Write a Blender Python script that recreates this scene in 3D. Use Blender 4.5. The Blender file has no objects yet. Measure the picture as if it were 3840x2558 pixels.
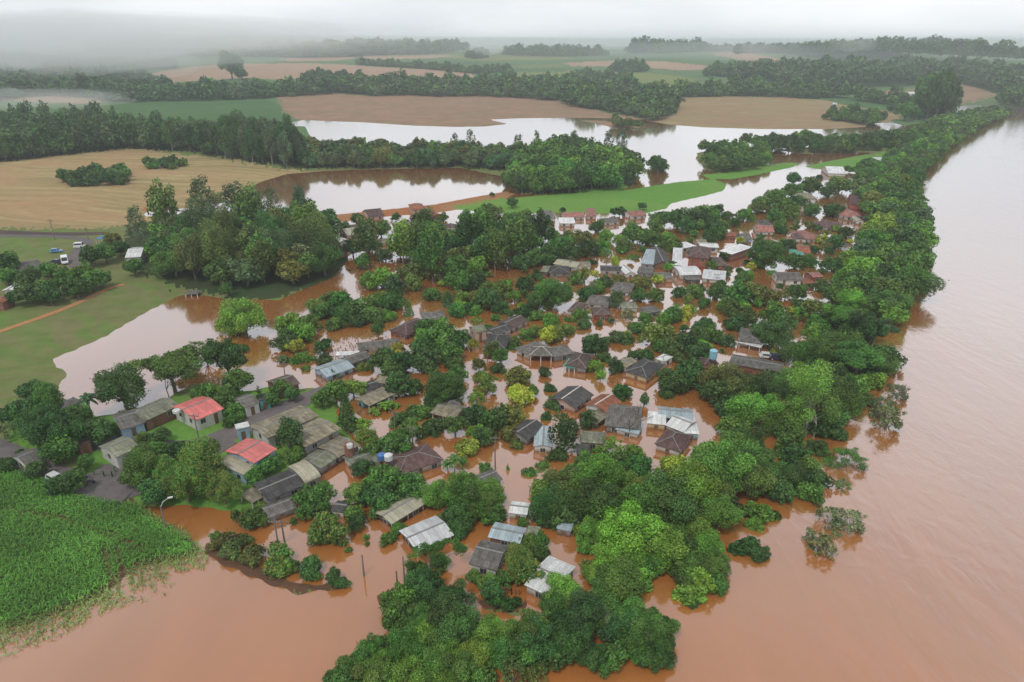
import bpy, math, random
import numpy as np
S = bpy.context.scene
COL = S.collection
R_ = math.radians
random.seed(7)
# ---------------------------------------------------------------- camera
CAMH, F, CX, CY, TILT = 75.0, 2560.0, 1920.0, 1279.0, R_(23.5)
cam = bpy.data.objects.new('camera', bpy.data.cameras.new('camera'))
COL.objects.link(cam)
cam.location = (0, 0, CAMH)
cam.rotation_euler = (R_(90) - TILT, 0, 0)
cam.data.sensor_width = 36.0
cam.data.lens = 24.0
cam.data.clip_start = 0.5
cam.data.clip_end = 30000
S.camera = cam
# ---------------------------------------------------------------- sky, sun, exposure
SUN_EL, SUN_AZ = 58.0, 205.0            # soft light behind high overcast
W = bpy.data.worlds.new("World"); S.world = W; W.use_nodes = True
wn, wl = W.node_tree.nodes, W.node_tree.links
wn.clear()
wo = wn.new('ShaderNodeOutputWorld'); bg = wn.new('ShaderNodeBackground')
sk = wn.new('ShaderNodeTexSky'); sk.sky_type = 'NISHITA'; sk.sun_disc = False
sk.sun_elevation = R_(SUN_EL); sk.sun_rotation = R_(SUN_AZ)
hs = wn.new('ShaderNodeHueSaturation'); hs.inputs['Saturation'].default_value = 0.35
tc = wn.new('ShaderNodeTexCoord'); mp = wn.new('ShaderNodeMapping')
mp.inputs['Scale'].default_value = (1.6, 1.6, 6.0)
nz = wn.new('ShaderNodeTexNoise'); nz.inputs['Scale'].default_value = 1.5
nz.inputs['Detail'].default_value = 5; nz.inputs['Roughness'].default_value = 0.5
cr = wn.new('ShaderNodeValToRGB')
cr.color_ramp.elements[0].position = 0.36; cr.color_ramp.elements[0].color = (6.7, 7.05, 7.45, 1)
cr.color_ramp.elements[1].position = 0.62; cr.color_ramp.elements[1].color = (8.9, 9.1, 9.3, 1)
mx = wn.new('ShaderNodeMix'); mx.data_type = 'RGBA'; mx.inputs[0].default_value = 0.93
wl.new(tc.outputs['Generated'], mp.inputs[0]); wl.new(mp.outputs[0], nz.inputs[0])
sxyz = wn.new('ShaderNodeSeparateXYZ'); wl.new(tc.outputs['Generated'], sxyz.inputs[0])
sidem = wn.new('ShaderNodeMath'); sidem.operation = 'MULTIPLY_ADD'; sidem.inputs[1].default_value = .13   # brighter towards the river side
wl.new(sxyz.outputs[0], sidem.inputs[0]); wl.new(nz.outputs[0], sidem.inputs[2]); wl.new(sidem.outputs[0], cr.inputs[0]); wl.new(sk.outputs[0], hs.inputs['Color'])
wl.new(hs.outputs[0], mx.inputs[6]); wl.new(cr.outputs[0], mx.inputs[7])
zr_ = wn.new('ShaderNodeValToRGB'); wl.new(sxyz.outputs[2], zr_.inputs[0])            # heavier cloud overhead than at the horizon
zr_.color_ramp.elements[0].position = .08; zr_.color_ramp.elements[0].color = (1, 1, 1, 1)
zr_.color_ramp.elements[1].position = .62; zr_.color_ramp.elements[1].color = (.62, .64, .66, 1)
mz = wn.new('ShaderNodeMix'); mz.data_type = 'RGBA'; mz.blend_type = 'MULTIPLY'; mz.inputs[0].default_value = 1
wl.new(mx.outputs[2], mz.inputs[6]); wl.new(zr_.outputs[0], mz.inputs[7]); wl.new(mz.outputs[2], bg.inputs[0]); bg.inputs[1].default_value = 0.11
wl.new(bg.outputs[0], wo.inputs[0])
sun = bpy.data.objects.new('sun', bpy.data.lights.new('sun', 'SUN')); COL.objects.link(sun)
sun.data.energy = 1.5; sun.data.angle = R_(10); sun.data.color = (1.0, 0.96, 0.9)
sun.rotation_euler = (R_(90 - SUN_EL), 0, R_(180 - SUN_AZ))
S.view_settings.view_transform = 'Standard'; S.view_settings.look = 'None'
S.view_settings.exposure = 0.2; S.view_settings.gamma = 1.0
try:
    S.cycles.volume_bounces = 10; S.cycles.max_bounces = 12; S.cycles.use_denoising = True
    S.cycles.diffuse_bounces = 2; S.cycles.glossy_bounces = 3; S.cycles.volume_step_rate = 4.0
except Exception: pass
# ---------------------------------------------------------------- helpers
ct, st = math.cos(TILT), math.sin(TILT)
def ray(px, py):                        # direction with unit depth along the view axis
    a = (px - CX) / F; b = (CY - py) / F
    return (a, ct + b * st, -st + b * ct)
def onz(px, py, z=0.0):
    d = ray(px, py); t = (CAMH - z) / max(-d[2], 1e-4)
    return (d[0] * t, d[1] * t)
def to_px(x, y, z):
    dz = z - CAMH
    dep = y * ct - dz * st; up = y * st + dz * ct
    return (CX + F * x / dep, CY - F * up / dep, dep)
def sstep(t):
    t = np.clip(t, 0, 1); return t * t * (3 - 2 * t)
def cap(x, y):                          # height the dry land can reach at a place
    x = np.asarray(x, float); y = np.asarray(y, float)
    d = np.hypot(x, y)
    k = sstep((d - 780) / 3000.0)
    h = 1.2 + 56 * k
    h += k * 9 * np.sin(x / 310 + 1.3) * np.cos(y / 420 + .4) + k * 5 * np.sin((x + y) / 170.0)
    h += 34 * np.exp(-(((x - 1120) / 520) ** 2 + ((y - 2050) / 420) ** 2))
    h += 10 * np.exp(-(((x - 560) / 260) ** 2 + ((y - 1350) / 260) ** 2))
    h += 9 * np.exp(-(((x + 300) / 260) ** 2 + ((y - 1350) / 260) ** 2))
    h += 2.0 * sstep((-x - 60) / 120) * sstep((y - 100) / 150)
    return h
def onland(px, py):                     # march a ray onto the far terrain
    d = ray(px, py)
    t = np.exp(np.linspace(math.log(60), math.log(12000), 1600))
    X, Y, Z = d[0] * t, d[1] * t, CAMH + d[2] * t
    below = Z < cap(X, Y)
    i = int(np.argmax(below)) if below.any() else len(t) - 1
    return (float(X[i]), float(Y[i]))
K = 1.63127                             # full-picture reading coordinates -> photo pixels
def P(s):                               # "x,y x,y ..." -> photo pixels
    return [tuple(float(v) * K for v in p.split(',')) for p in s.split()]
def polyw(s, far=False):
    return np.array([(onland(*p) if far else onz(*p)) for p in P(s)])
def inside(poly, x, y):
    c = np.zeros(x.shape, bool); n = len(poly); j = n - 1
    for i in range(n):
        xi, yi = poly[i]; xj, yj = poly[j]
        if yi != yj:
            c ^= ((yi > y) != (yj > y)) & (x < (xj - xi) * (y - yi) / (yj - yi) + xi)
        j = i
    return c
def sdist(poly, x, y):
    d = np.full(x.shape, 1e9); n = len(poly)
    for i in range(n):
        ax, ay = poly[i - 1]; bx, by = poly[i]
        ex, ey = bx - ax, by - ay; L = ex * ex + ey * ey + 1e-9
        t = np.clip(((x - ax) * ex + (y - ay) * ey) / L, 0, 1)
        d = np.minimum(d, np.hypot(x - ax - t * ex, y - ay - t * ey))
    return np.where(inside(poly, x, y), d, -d)
def mesh(name, V, Fc, mat=None, col=None, smooth=False, mats=None, mi=None):
    me = bpy.data.meshes.new(name)
    V = np.asarray(V, np.float32)
    if isinstance(Fc, np.ndarray):
        n, k = Fc.shape
        me.vertices.add(len(V)); me.vertices.foreach_set('co', V.ravel())
        me.loops.add(n * k); me.loops.foreach_set('vertex_index', Fc.astype(np.int32).ravel())
        me.polygons.add(n); me.polygons.foreach_set('loop_start', np.arange(0, n * k, k, dtype=np.int32))
        me.update(calc_edges=True)
    else:
        me.from_pydata([tuple(map(float, v)) for v in V], [], Fc); me.update()
    for m in (mats or ([mat] if mat else [])): me.materials.append(m)
    if mi is not None: me.polygons.foreach_set('material_index', np.asarray(mi, np.int32))
    if col is not None:
        a = me.color_attributes.new('Col', 'FLOAT_COLOR', 'POINT')
        a.data.foreach_set('color', np.c_[col, np.ones(len(col))].astype(np.float32).ravel())
    if smooth: me.polygons.foreach_set('use_smooth', np.ones(len(me.polygons), bool))
    return me
def link(name, data, parent=None, loc=None, rz=0.0, sc=None):
    o = bpy.data.objects.new(name, data); COL.objects.link(o)
    if parent: o.parent = parent
    if loc is not None: o.location = loc
    if rz: o.rotation_euler = (0, 0, rz)
    if sc is not None: o.scale = sc
    return o
def tag(o, label=None, cat=None, group=None, kind=None):
    if label: o['label'] = label
    if cat: o['category'] = cat
    if group: o['group'] = group
    if kind: o['kind'] = kind
    return o
class MB:                               # collects shapes for one mesh
    def __init__(s): s.v, s.f = [], []
    def add(s, v, f):
        n = len(s.v); s.v += [tuple(p) for p in v]; s.f += [tuple(i + n for i in q) for q in f]
    def box(s, x0, x1, y0, y1, z0, z1):
        s.add([(x0,y0,z0),(x1,y0,z0),(x1,y1,z0),(x0,y1,z0),(x0,y0,z1),(x1,y0,z1),(x1,y1,z1),(x0,y1,z1)],
              [(0,3,2,1),(4,5,6,7),(0,1,5,4),(1,2,6,5),(2,3,7,6),(3,0,4,7)])
    def slab(s, pts, th):               # polygon (counter-clockwise seen from above) given thickness downwards
        n = len(pts); lo = [(p[0], p[1], p[2] - th) for p in pts]
        s.add(list(pts) + lo, [tuple(range(n)), tuple(range(2 * n - 1, n - 1, -1))] +
              [(i, i + n, (i + 1) % n + n, (i + 1) % n) for i in range(n)])
    def tube(s, pts, rad, n=6):
        pts = [np.array(p, float) for p in pts]; base = len(s.v)
        for i, p in enumerate(pts):
            t = pts[min(i + 1, len(pts) - 1)] - pts[max(i - 1, 0)]; t /= np.linalg.norm(t) + 1e-9
            a = np.cross(t, (0.3, 0.9, 0.1) if abs(t[2]) > .8 else (0, 0, 1)); a /= np.linalg.norm(a); b = np.cross(t, a)
            for k in range(n):
                w = 2 * math.pi * k / n; s.v.append(tuple(p + rad[i] * (math.cos(w) * a + math.sin(w) * b)))
        for i in range(len(pts) - 1):
            for k in range(n):
                q = base + i * n; s.f.append((q + k, q + (k + 1) % n, q + n + (k + 1) % n, q + n + k))
        s.f.append(tuple(base + k for k in range(n))[::-1]); s.f.append(tuple(base + (len(pts) - 1) * n + k for k in range(n)))
    def lathe(s, prof, n=12, cx=0, cy=0):
        b = len(s.v)
        for r, z in prof:
            for k in range(n):
                w = 2 * math.pi * k / n; s.v.append((cx + r * math.cos(w), cy + r * math.sin(w), z))
        for i in range(len(prof) - 1):
            for k in range(n):
                q = b + i * n; s.f.append((q + k, q + (k + 1) % n, q + n + (k + 1) % n, q + n + k))
        s.f.append(tuple(b + (len(prof) - 1) * n + k for k in range(n)))
    def me(s, name, mat): return mesh(name, s.v, s.f, mat)
    def build(s, name, mat, parent=None, **kw): return link(name, s.me(name, mat), parent, **kw)
# ---------------------------------------------------------------- materials
def nmat(name):
    m = bpy.data.materials.new(name); m.use_nodes = True
    nt = m.node_tree; return m, nt, nt.nodes['Principled BSDF']
def N(nt, t, **kw):
    n = nt.nodes.new(t)
    for k, v in kw.items():
        if k.startswith('i_'): n.inputs[int(k[2:]) if k[2:].isdigit() else k[2:]].default_value = v
        else: setattr(n, k, v)
    return n
def mixc(nt, f, a, b, mode='MIX'):
    m = nt.nodes.new('ShaderNodeMix'); m.data_type = 'RGBA'; m.blend_type = mode
    for s_, v in ((0, f), (6, a), (7, b)):
        if hasattr(v, 'default_value') or hasattr(v, 'links'): nt.links.new(v, m.inputs[s_])
        else: m.inputs[s_].default_value = v if s_ == 0 else (*v[:3], 1)
    return m.outputs[2]
def ramp(nt, src, p0, p1, c0=(0,0,0), c1=(1,1,1)):
    r = nt.nodes.new('ShaderNodeValToRGB'); e = r.color_ramp.elements
    e[0].position, e[1].position = p0, p1; e[0].color = (*c0, 1); e[1].color = (*c1, 1)
    nt.links.new(src, r.inputs[0]); return r.outputs[0]
def noise(nt, scale, detail=4, vec=None, dist=0.0, rough=.55):
    n = N(nt, 'ShaderNodeTexNoise'); n.inputs['Scale'].default_value = scale; n.inputs['Detail'].default_value = detail
    n.inputs['Distortion'].default_value = dist; n.inputs['Roughness'].default_value = rough
    if vec is not None: nt.links.new(vec, n.inputs['Vector'])
    return n.outputs[0]
def geo(nt): return nt.nodes.new('ShaderNodeNewGeometry').outputs['Position']
def objc(nt): return nt.nodes.new('ShaderNodeTexCoord').outputs['Object']
def scaled(nt, vec, sc, rot=0.0):
    m = nt.nodes.new('ShaderNodeMapping'); m.inputs['Scale'].default_value = sc; m.inputs['Rotation'].default_value = (0, 0, rot)
    nt.links.new(vec, m.inputs[0]); return m.outputs[0]
def bump(nt, b, h, dist, strength=1.0):
    n = nt.nodes.new('ShaderNodeBump'); n.inputs['Distance'].default_value = dist; n.inputs['Strength'].default_value = strength
    nt.links.new(h, n.inputs['Height']); nt.links.new(n.outputs[0], b.inputs['Normal'])
def simple(name, c, rough=.7, metal=0.0, var=.12, sc=1.5):
    m, nt, b = nmat(name); b.inputs['Roughness'].default_value = rough; b.inputs['Metallic'].default_value = metal
    f = noise(nt, sc, 4, objc(nt))
    d = tuple(v * (1 - 2 * var) for v in c); e = tuple(min(1, v * (1 + var)) for v in c)
    nt.links.new(ramp(nt, f, .35, .65, d, e), b.inputs['Base Color']); return m
def leafmat(name, tipc=None, trans=.10):
    m, nt, b = nmat(name)
    at = N(nt, 'ShaderNodeAttribute', attribute_name='Col'); oi = N(nt, 'ShaderNodeObjectInfo')
    c = mixc(nt, 1.0, at.outputs['Color'], oi.outputs['Color'], 'MULTIPLY')
    if tipc:
        f = ramp(nt, noise(nt, 1.6, 3, geo(nt)), .52, .62)
        c = mixc(nt, f, c, tipc)
    nt.links.new(c, b.inputs['Base Color']); b.inputs['Roughness'].default_value = .55
    b.inputs['Specular IOR Level'].default_value = .25
    tr = N(nt, 'ShaderNodeBsdfTranslucent'); nt.links.new(c, tr.inputs[0])
    ms = N(nt, 'ShaderNodeMixShader'); ms.inputs[0].default_value = trans
    nt.links.new(b.outputs[0], ms.inputs[1]); nt.links.new(tr.outputs[0], ms.inputs[2])
    nt.links.new(ms.outputs[0], nt.nodes['Material Output'].inputs[0]); return m
M_leaf = leafmat('leaves'); M_bloom = leafmat('blooming_leaves', (.26, .26, .05))
M_bark = simple('bark', (.16, .13, .10), .9, sc=3); M_pale = simple('pale_bark', (.25, .23, .19), .85, sc=3)
def watermat():
    m, nt, b = nmat('muddy_water'); pos = geo(nt)
    big = mixc(nt, .45, noise(nt, .012, 4, pos, 1.2), noise(nt, .05, 5, scaled(nt, pos, (1.6, .22, 1), .42), 1.5))
    c = ramp(nt, big, .38, .62, (.385, .142, .034), (.46, .165, .040))
    nt.links.new(c, b.inputs['Base Color'])
    b.inputs['Roughness'].default_value = .5; b.inputs['Specular IOR Level'].default_value = .2
    sx = nt.nodes.new('ShaderNodeSeparateXYZ'); nt.links.new(pos, sx.inputs[0])
    # the open river moves: x beyond its bank line carries ripples, the flooded streets lie still
    ma = N(nt, 'ShaderNodeMath', operation='MULTIPLY_ADD'); ma.inputs[1].default_value = -.44; ma.inputs[2].default_value = 0
    nt.links.new(sx.outputs[1], ma.inputs[0])
    sb = N(nt, 'ShaderNodeMath', operation='ADD'); nt.links.new(sx.outputs[0], sb.inputs[0]); nt.links.new(ma.outputs[0], sb.inputs[1])
    mr = N(nt, 'ShaderNodeMapRange'); mr.inputs['From Min'].default_value = -25; mr.inputs['From Max'].default_value = 15
    mr.inputs['To Min'].default_value = .12; mr.inputs['To Max'].default_value = 1.0
    nt.links.new(sb.outputs[0], mr.inputs['Value'])
    n1 = mixc(nt, .5, noise(nt, .35, 5, scaled(nt, pos, (1, .55, 1), .35), .6), noise(nt, .05, 5, scaled(nt, pos, (1.4, .45, 1), .35), 2.5))
    mu = N(nt, 'ShaderNodeMath', operation='MULTIPLY'); nt.links.new(n1, mu.inputs[0]); nt.links.new(mr.outputs[0], mu.inputs[1])
    bp = nt.nodes.new('ShaderNodeBump'); bp.inputs['Distance'].default_value = .22; nt.links.new(mu.outputs[0], bp.inputs['Height'])
    gl = N(nt, 'ShaderNodeBsdfGlossy'); gl.inputs['Roughness'].default_value = .07; gl.inputs['Color'].default_value = (.97, .98, 1, 1)
    nt.links.new(bp.outputs[0], gl.inputs['Normal'])
    lw = N(nt, 'ShaderNodeLayerWeight'); lw.inputs['Blend'].default_value = .5
    nt.links.new(bp.outputs[0], lw.inputs['Normal'])
    pw_ = N(nt, 'ShaderNodeMath', operation='POWER'); pw_.inputs[1].default_value = 1.35; nt.links.new(lw.outputs['Facing'], pw_.inputs[0]); fr = pw_.outputs[0]
    ms = N(nt, 'ShaderNodeMixShader'); nt.links.new(fr, ms.inputs[0]); nt.links.new(b.outputs[0], ms.inputs[1]); nt.links.new(gl.outputs[0], ms.inputs[2])
    nt.links.new(ms.outputs[0], nt.nodes['Material Output'].inputs[0])
    return m
M_water = watermat()
def fieldmat(name, c0, c1, c2, wscale=.12, dist=6.0, fine=.5, amt=.6, rot=.2, sc=(1, 1, 1)):
    m, nt, b = nmat(name); pos = geo(nt); v = scaled(nt, pos, sc, rot)
    w = N(nt, 'ShaderNodeTexWave'); w.inputs['Scale'].default_value = wscale; w.inputs['Distortion'].default_value = dist
    w.inputs['Detail'].default_value = 3; w.inputs['Detail Scale'].default_value = .35
    w.bands_direction = 'Y'; nt.links.new(v, w.inputs['Vector'])
    bend = nt.nodes.new('ShaderNodeVectorMath'); bend.operation = 'MULTIPLY_ADD'   # streaks that follow the lie of the land
    nb_ = N(nt, 'ShaderNodeTexNoise'); nb_.inputs['Scale'].default_value = wscale * .35; nb_.inputs['Detail'].default_value = 2; nt.links.new(pos, nb_.inputs['Vector'])
    nt.links.new(nb_.outputs['Color'], bend.inputs[0]); bend.inputs[1].default_value = (0, 3.2 / wscale, 0); nt.links.new(v, bend.inputs[2])
    sn = noise(nt, wscale * 6, 4, scaled(nt, bend.outputs[0], (.12, 1, 1)), .0, .6)
    wv = mixc(nt, .93, w.outputs[0], sn)
    a = mixc(nt, ramp(nt, wv, .38, .60, (0,0,0), (amt,)*3), c0, c1)
    a = mixc(nt, ramp(nt, noise(nt, .02, 5, pos, 1.0), .42, .62), a, c2)
    a = mixc(nt, ramp(nt, noise(nt, fine, 6, pos), .35, .7, (0,0,0), (.45,)*3), a, tuple(x * .55 for x in c0))
    nt.links.new(a, b.inputs['Base Color']); b.inputs['Roughness'].default_value = .95
    b.inputs['Specular IOR Level'].default_value = .1
    bump(nt, b, noise(nt, 2.0, 4, pos), .25, .6); return m
M_stub = fieldmat('stubble', (.45, .34, .165), (.24, .19, .085), (.40, .25, .13), .02, 14, .25, .85, .2, (.5, 1.6, 1))
M_brown = fieldmat('harvested_soil', (.30, .20, .125), (.23, .18, .09), (.34, .20, .135), .02, 7, .06, .7, .1, (.35, 1, 1))
M_tan = fieldmat('dry_field', (.36, .27, .14), (.24, .21, .10), (.33, .20, .12), .02, 7, .06, .8, .1, (.35, 1, 1))
M_pink = fieldmat('pale_soil', (.44, .29, .20), (.34, .25, .15), (.38, .24, .16), .02, 6, .05, .5, .1, (.35, 1, 1))
M_green = fieldmat('green_crop', (.07, .15, .05), (.06, .125, .045), (.085, .16, .05), .05, 2, .15, .5, .9)
M_soy = fieldmat('young_crop', (.10, .19, .07), (.085, .16, .06), (.12, .18, .07), .05, 2, .1, .4, .9)
M_yel = fieldmat('yellow_green_field', (.19, .24, .06), (.15, .22, .05), (.22, .2, .07), .03, 3, .1, .5, .4)
M_mead = fieldmat('meadow', (.13, .215, .045), (.20, .17, .085), (.20, .19, .085), .05, 9, .22, .85, .6, (.5, 1, 1))
M_lawn = fieldmat('lawn', (.13, .29, .05), (.11, .23, .045), (.17, .29, .06), .2, 3, .8, .4)
M_soil = fieldmat('red_soil', (.40, .16, .06), (.30, .14, .07), (.34, .20, .10), .1, 5, .5, .6)
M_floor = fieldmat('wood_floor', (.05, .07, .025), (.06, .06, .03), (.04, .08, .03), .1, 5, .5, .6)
M_dark = fieldmat('furrow', (.11, .075, .07), (.07, .05, .045), (.14, .11, .07), .2, 5, .4, .6, 0, (.3, 1, 1))
M_mud = fieldmat('wet_mud', (.14, .075, .045), (.11, .06, .04), (.17, .09, .05), .3, 4, .8, .6)
M_road = fieldmat('asphalt', (.16, .14, .14), (.13, .12, .12), (.19, .16, .15), .4, 4, .6, .4)
M_track = fieldmat('dirt_track', (.48, .20, .08), (.42, .26, .14), (.38, .24, .12), .2, 5, .6, .6)
M_gate = M_bark
# ================================================================ the land
# shores (first list) where the land meets the flood, as closed outlines on the water plane
LAND = [
 # west side: stubble field, wood, meadow, dry corner of the village, corn slope
 polyw("-900,290 700,290 712,312 760,335 900,345 1060,350 1200,345 1350,352 1440,380 1462,400 1455,425 1420,442 1200,447 1178,432 1150,405 1060,386 940,388 820,390 740,394 660,400 600,418 565,436 575,455 480,472 400,482 335,487 330,497 420,500 600,508 735,497 850,486 1000,470 1080,455 1165,440 1185,446 1130,470 1000,490 860,500 780,512 700,530 790,560 800,600 760,640 640,690 520,688 470,680 415,678 340,715 240,775 160,810 121,825 130,842 155,856 140,880 130,900 112,912 142,914 165,922 205,928 218,960 270,948 335,933 380,917 410,902 440,885 480,880 560,900 620,890 690,893 737,893 775,930 778,958 790,985 822,1022 800,1045 772,1066 735,1098 700,1130 640,1180 560,1176 480,1168 400,1162 338,1164 350,1190 400,1215 440,1240 462,1262 440,1282 370,1292 320,1302 270,1340 220,1375 110,1420 0,1448 -300,1500 -900,1500"),
 polyw("1035,480 1180,455 1290,445 1440,437 1560,418 1640,412 1672,424 1660,440 1600,455 1545,467 1530,480 1480,492 1300,489 1150,492"),
 polyw("1612,402 1690,395 1760,380 1800,374 1840,374 1820,385 1740,402 1680,412 1630,411"),
 polyw("1600,352 1680,338 1780,336 1775,352 1760,380 1700,394 1640,396 1615,386"),
 polyw("1780,345 1900,335 2050,330 2140,326 2150,340 2060,352 1960,350 1850,354"),
 polyw("1850,383 1900,372 1960,360 2060,345 2100,345 2090,372 2000,385 1900,392"),
 # hedge banks standing out of the water
 polyw("468,1240 520,1262 560,1285 600,1302 650,1325 690,1342 745,1340 790,1330 806,1340 790,1356 740,1360 690,1364 640,1347 590,1328 550,1310 500,1290 470,1262"),
 polyw("862,1372 880,1362 905,1364 920,1380 900,1398 872,1396"),
 polyw("1105,1380 1150,1398 1200,1395 1208,1372 1215,1392 1190,1412 1140,1410 1110,1395"),
 polyw("690,1000 720,1002 745,1008 735,1016 700,1012"),
 # north shore
 polyw("-4000,288 -300,288 250,286 640,286 700,276 760,279 830,281 950,289 1050,292 1115,291 1168,285 1140,279 1125,275 1200,272 1300,271 1400,272 1480,276 1540,287 1620,293 1750,297 1900,297 1990,292 1992,285 2050,281 2080,290 2160,276 2180,262 2195,247 2225,242 2290,243 2340,246 2700,242 4500,238 4500,103.2 -4000,103.2"),
 polyw("1335,277 1375,277 1440,284 1480,296 1420,295 1370,285"),
]
nR, nA = 620, 640
rr = 18 * (14000 / 18) ** (np.linspace(0, 1, nR)); aa = np.radians(np.linspace(-54, 54, nA))
RR, AA = np.meshgrid(rr, aa, indexing='ij'); GX = (RR * np.sin(AA)).ravel(); GY = (RR * np.cos(AA)).ravel()
def land_sd(x, y):
    return np.max([sdist(p, x, y) for p in LAND], axis=0)
def H(x, y):
    x = np.atleast_1d(np.asarray(x, float)); y = np.atleast_1d(np.asarray(y, float))
    sd = land_sd(x, y) + .5 * np.sin(x * .9 + y * .35) * np.sin(y * .7 - x * .4)
    sl = np.where(np.hypot(x, y) > 600, .03, .055)
    return np.maximum(-1.5, np.minimum(sd * sl, cap(x, y)))
def h1(x, y): return float(H(x, y)[0])
GZ = H(GX, GY)
# what grows on it: name, material, outline; later entries lie over earlier ones
ZONES = [
 ('stubble_field', M_stub, "-900,345 0,350 300,352 560,384 690,396 760,398 600,440 330,520 235,536 100,541 -900,548", 0),
 ('meadow', M_mead, "-900,545 0,543 120,545 240,540 420,530 420,700 340,720 150,820 160,880 110,920 -900,1000", 0),
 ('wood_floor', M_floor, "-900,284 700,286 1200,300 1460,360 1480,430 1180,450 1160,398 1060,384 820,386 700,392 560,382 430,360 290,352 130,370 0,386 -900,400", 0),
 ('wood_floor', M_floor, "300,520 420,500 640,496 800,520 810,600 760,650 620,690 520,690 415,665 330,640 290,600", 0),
 ('red_bank', M_soil, "330,480 720,492 1165,436 1200,450 1120,478 1000,496 860,510 700,530 500,512 330,505", 0),
 ('green_crop', M_lawn, "1035,480 1120,462 1200,452 1440,430 1700,400 1700,440 1480,500 1100,500", 0),
 ('grass_bank', M_lawn, "1600,404 1900,365 1900,405 1620,420", 0),
 ('green_crop', M_lawn, "1840,392 1900,370 2110,340 2110,375 1980,400 1850,400", 0),
 ('village_garden', M_lawn, "20,930 300,930 520,900 800,890 830,1040 640,1200 340,1180 200,1160 160,1060 20,1030", 0),
 ('corn_soil', M_mud, "-900,1085 0,1085 140,1120 240,1150 330,1160 420,1215 480,1260 300,1420 -300,1560 -900,1600", 0),
 ('mud_bank', M_mud, "440,1225 560,1255 700,1310 830,1310 830,1380 600,1385 440,1300", 0),
 ('mud_bank', M_mud, "850,1355 930,1355 930,1410 850,1410", 0),
 ('mud_bank', M_mud, "1095,1365 1220,1360 1220,1425 1095,1420", 0),
 # the far country
 ('hill_country', M_soy, "-4000,288 4500,288 4500,100 -4000,100", 1),
 ('pale_field', M_pink, "-600,214 0,214 120,208 235,212 240,236 180,240 0,232 -600,232", 1),
 ('brown_field', M_brown, "632,225 700,216 760,214 850,222 920,218 1000,222 1090,218 1180,222 1290,232 1400,262 1560,282 1560,297 1300,300 1100,296 830,290 700,276 650,255", 1),
 ('tan_field', M_tan, "1520,262 1570,225 1680,222 1780,224 1880,230 1960,240 2065,250 2062,272 1995,300 1750,303 1560,298 1500,284", 1),
 ('green_field', M_green, "250,236 400,232 560,229 610,230 645,248 650,272 640,292 300,292", 1),
 ('green_field', M_green, "388,212 400,194 440,186 560,181 580,184 540,203 470,216", 1),
 ('green_field', M_green, "1875,222 1980,220 2060,232 2100,246 2080,262 2000,250 1920,240", 1),
 ('stubble_hill', M_pink, "278,183 360,166 450,152 560,147 700,146 790,149 870,155 980,160 1080,168 1090,180 1010,184 900,178 790,176 640,184 560,180 460,186 400,190 340,188", 1),
 ('stubble_hill', M_brown, "700,176 790,170 830,188 720,192", 1),
 ('yellow_field', M_yel, "1290,164 1440,162 1560,176 1600,184 1560,206 1500,204 1400,190 1310,176", 1),
 ('yellow_field', M_yel, "1180,160 1300,166 1380,182 1200,186", 1),
 ('pale_field', M_pink, "1290,146 1400,140 1520,142 1620,152 1640,160 1560,162 1420,152 1320,154", 1),
 ('pale_field', M_pink, "1640,118 1700,122 1820,132 2000,140 2100,150 2040,158 1850,146 1700,134 1640,128", 1),
 ('pale_field', M_brown, "2100,200 2160,184 2210,187 2260,200 2300,214 2200,232 2100,216 2020,214 1900,206 1860,200 1960,202", 1),
 ('pale_field', M_pink, "820,128 940,124 1060,130 960,136 840,138", 1),
 ('far_crop', M_green, "820,146 960,142 1160,146 1300,158 1290,166 1150,166 1000,160 870,152", 1),
 ('far_field', M_pink, "640,134 760,130 820,134 760,140 660,142", 1),
 ('far_field', M_brown, "1500,113 1700,112 1770,118 1640,123 1540,119", 1),
 ('far_meadow', M_yel, "1000,132 1180,128 1330,134 1250,140 1080,140", 1),
 ('far_crop', M_green, "1640,140 1800,146 1900,158 1800,162 1640,152", 1),
 ('far_crop', M_green, "1380,126 1560,122 1640,128 1560,138 1400,138", 1),
 ('far_meadow', M_mead, "640,124 800,120 1000,122 1060,126 900,130 700,128", 1),
 ('far_meadow', M_mead, "1130,152 1280,148 1300,156 1200,158", 1),
 ('pale_field', M_pink, "-300,196 0,190 80,200 60,212 -200,214", 1),
]
ne = 3.0
_j = np.random.default_rng(5)
jx = GX + ne * .25 * np.sin(GX * .21 + GY * .13) * np.minimum(1, GY / 300); jy = GY + ne * .35 * np.sin(GX * .17 - GY * .11) + _j.normal(size=GX.size) * np.hypot(GX, GY) * .006
zid = np.full(GX.shape, -1)
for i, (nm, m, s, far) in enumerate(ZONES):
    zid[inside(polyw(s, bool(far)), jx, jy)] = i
zid = zid.reshape(nR, nA)
idx = np.arange(nR * nA).reshape(nR, nA)
Q = np.stack([idx[:-1, :-1], idx[:-1, 1:], idx[1:, 1:], idx[1:, :-1]], -1).reshape(-1, 4)[:, ::-1]
zf = zid[:-1, :-1].ravel(); zr = GZ.reshape(nR, nA)
top = np.max(GZ[Q], axis=1)
keep_low = top > -1.4
GV = np.c_[GX, GY, GZ]
done = {}
for i, z in enumerate([('ground', M_mead)] + [(a, b) for a, b, _, _ in ZONES]):
    done.setdefault(z, []).append(i - 1)
for (nm, m), ids in done.items():
    sel = np.isin(zf, ids) & keep_low
    if nm == 'ground': sel = (zf == -1)
    q = Q[sel]
    if not len(q): continue
    u, inv = np.unique(q, return_inverse=True)
    o = link(nm, mesh(nm, GV[u], inv.reshape(-1, 4), m, smooth=True)); tag(o, kind='structure')
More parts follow.
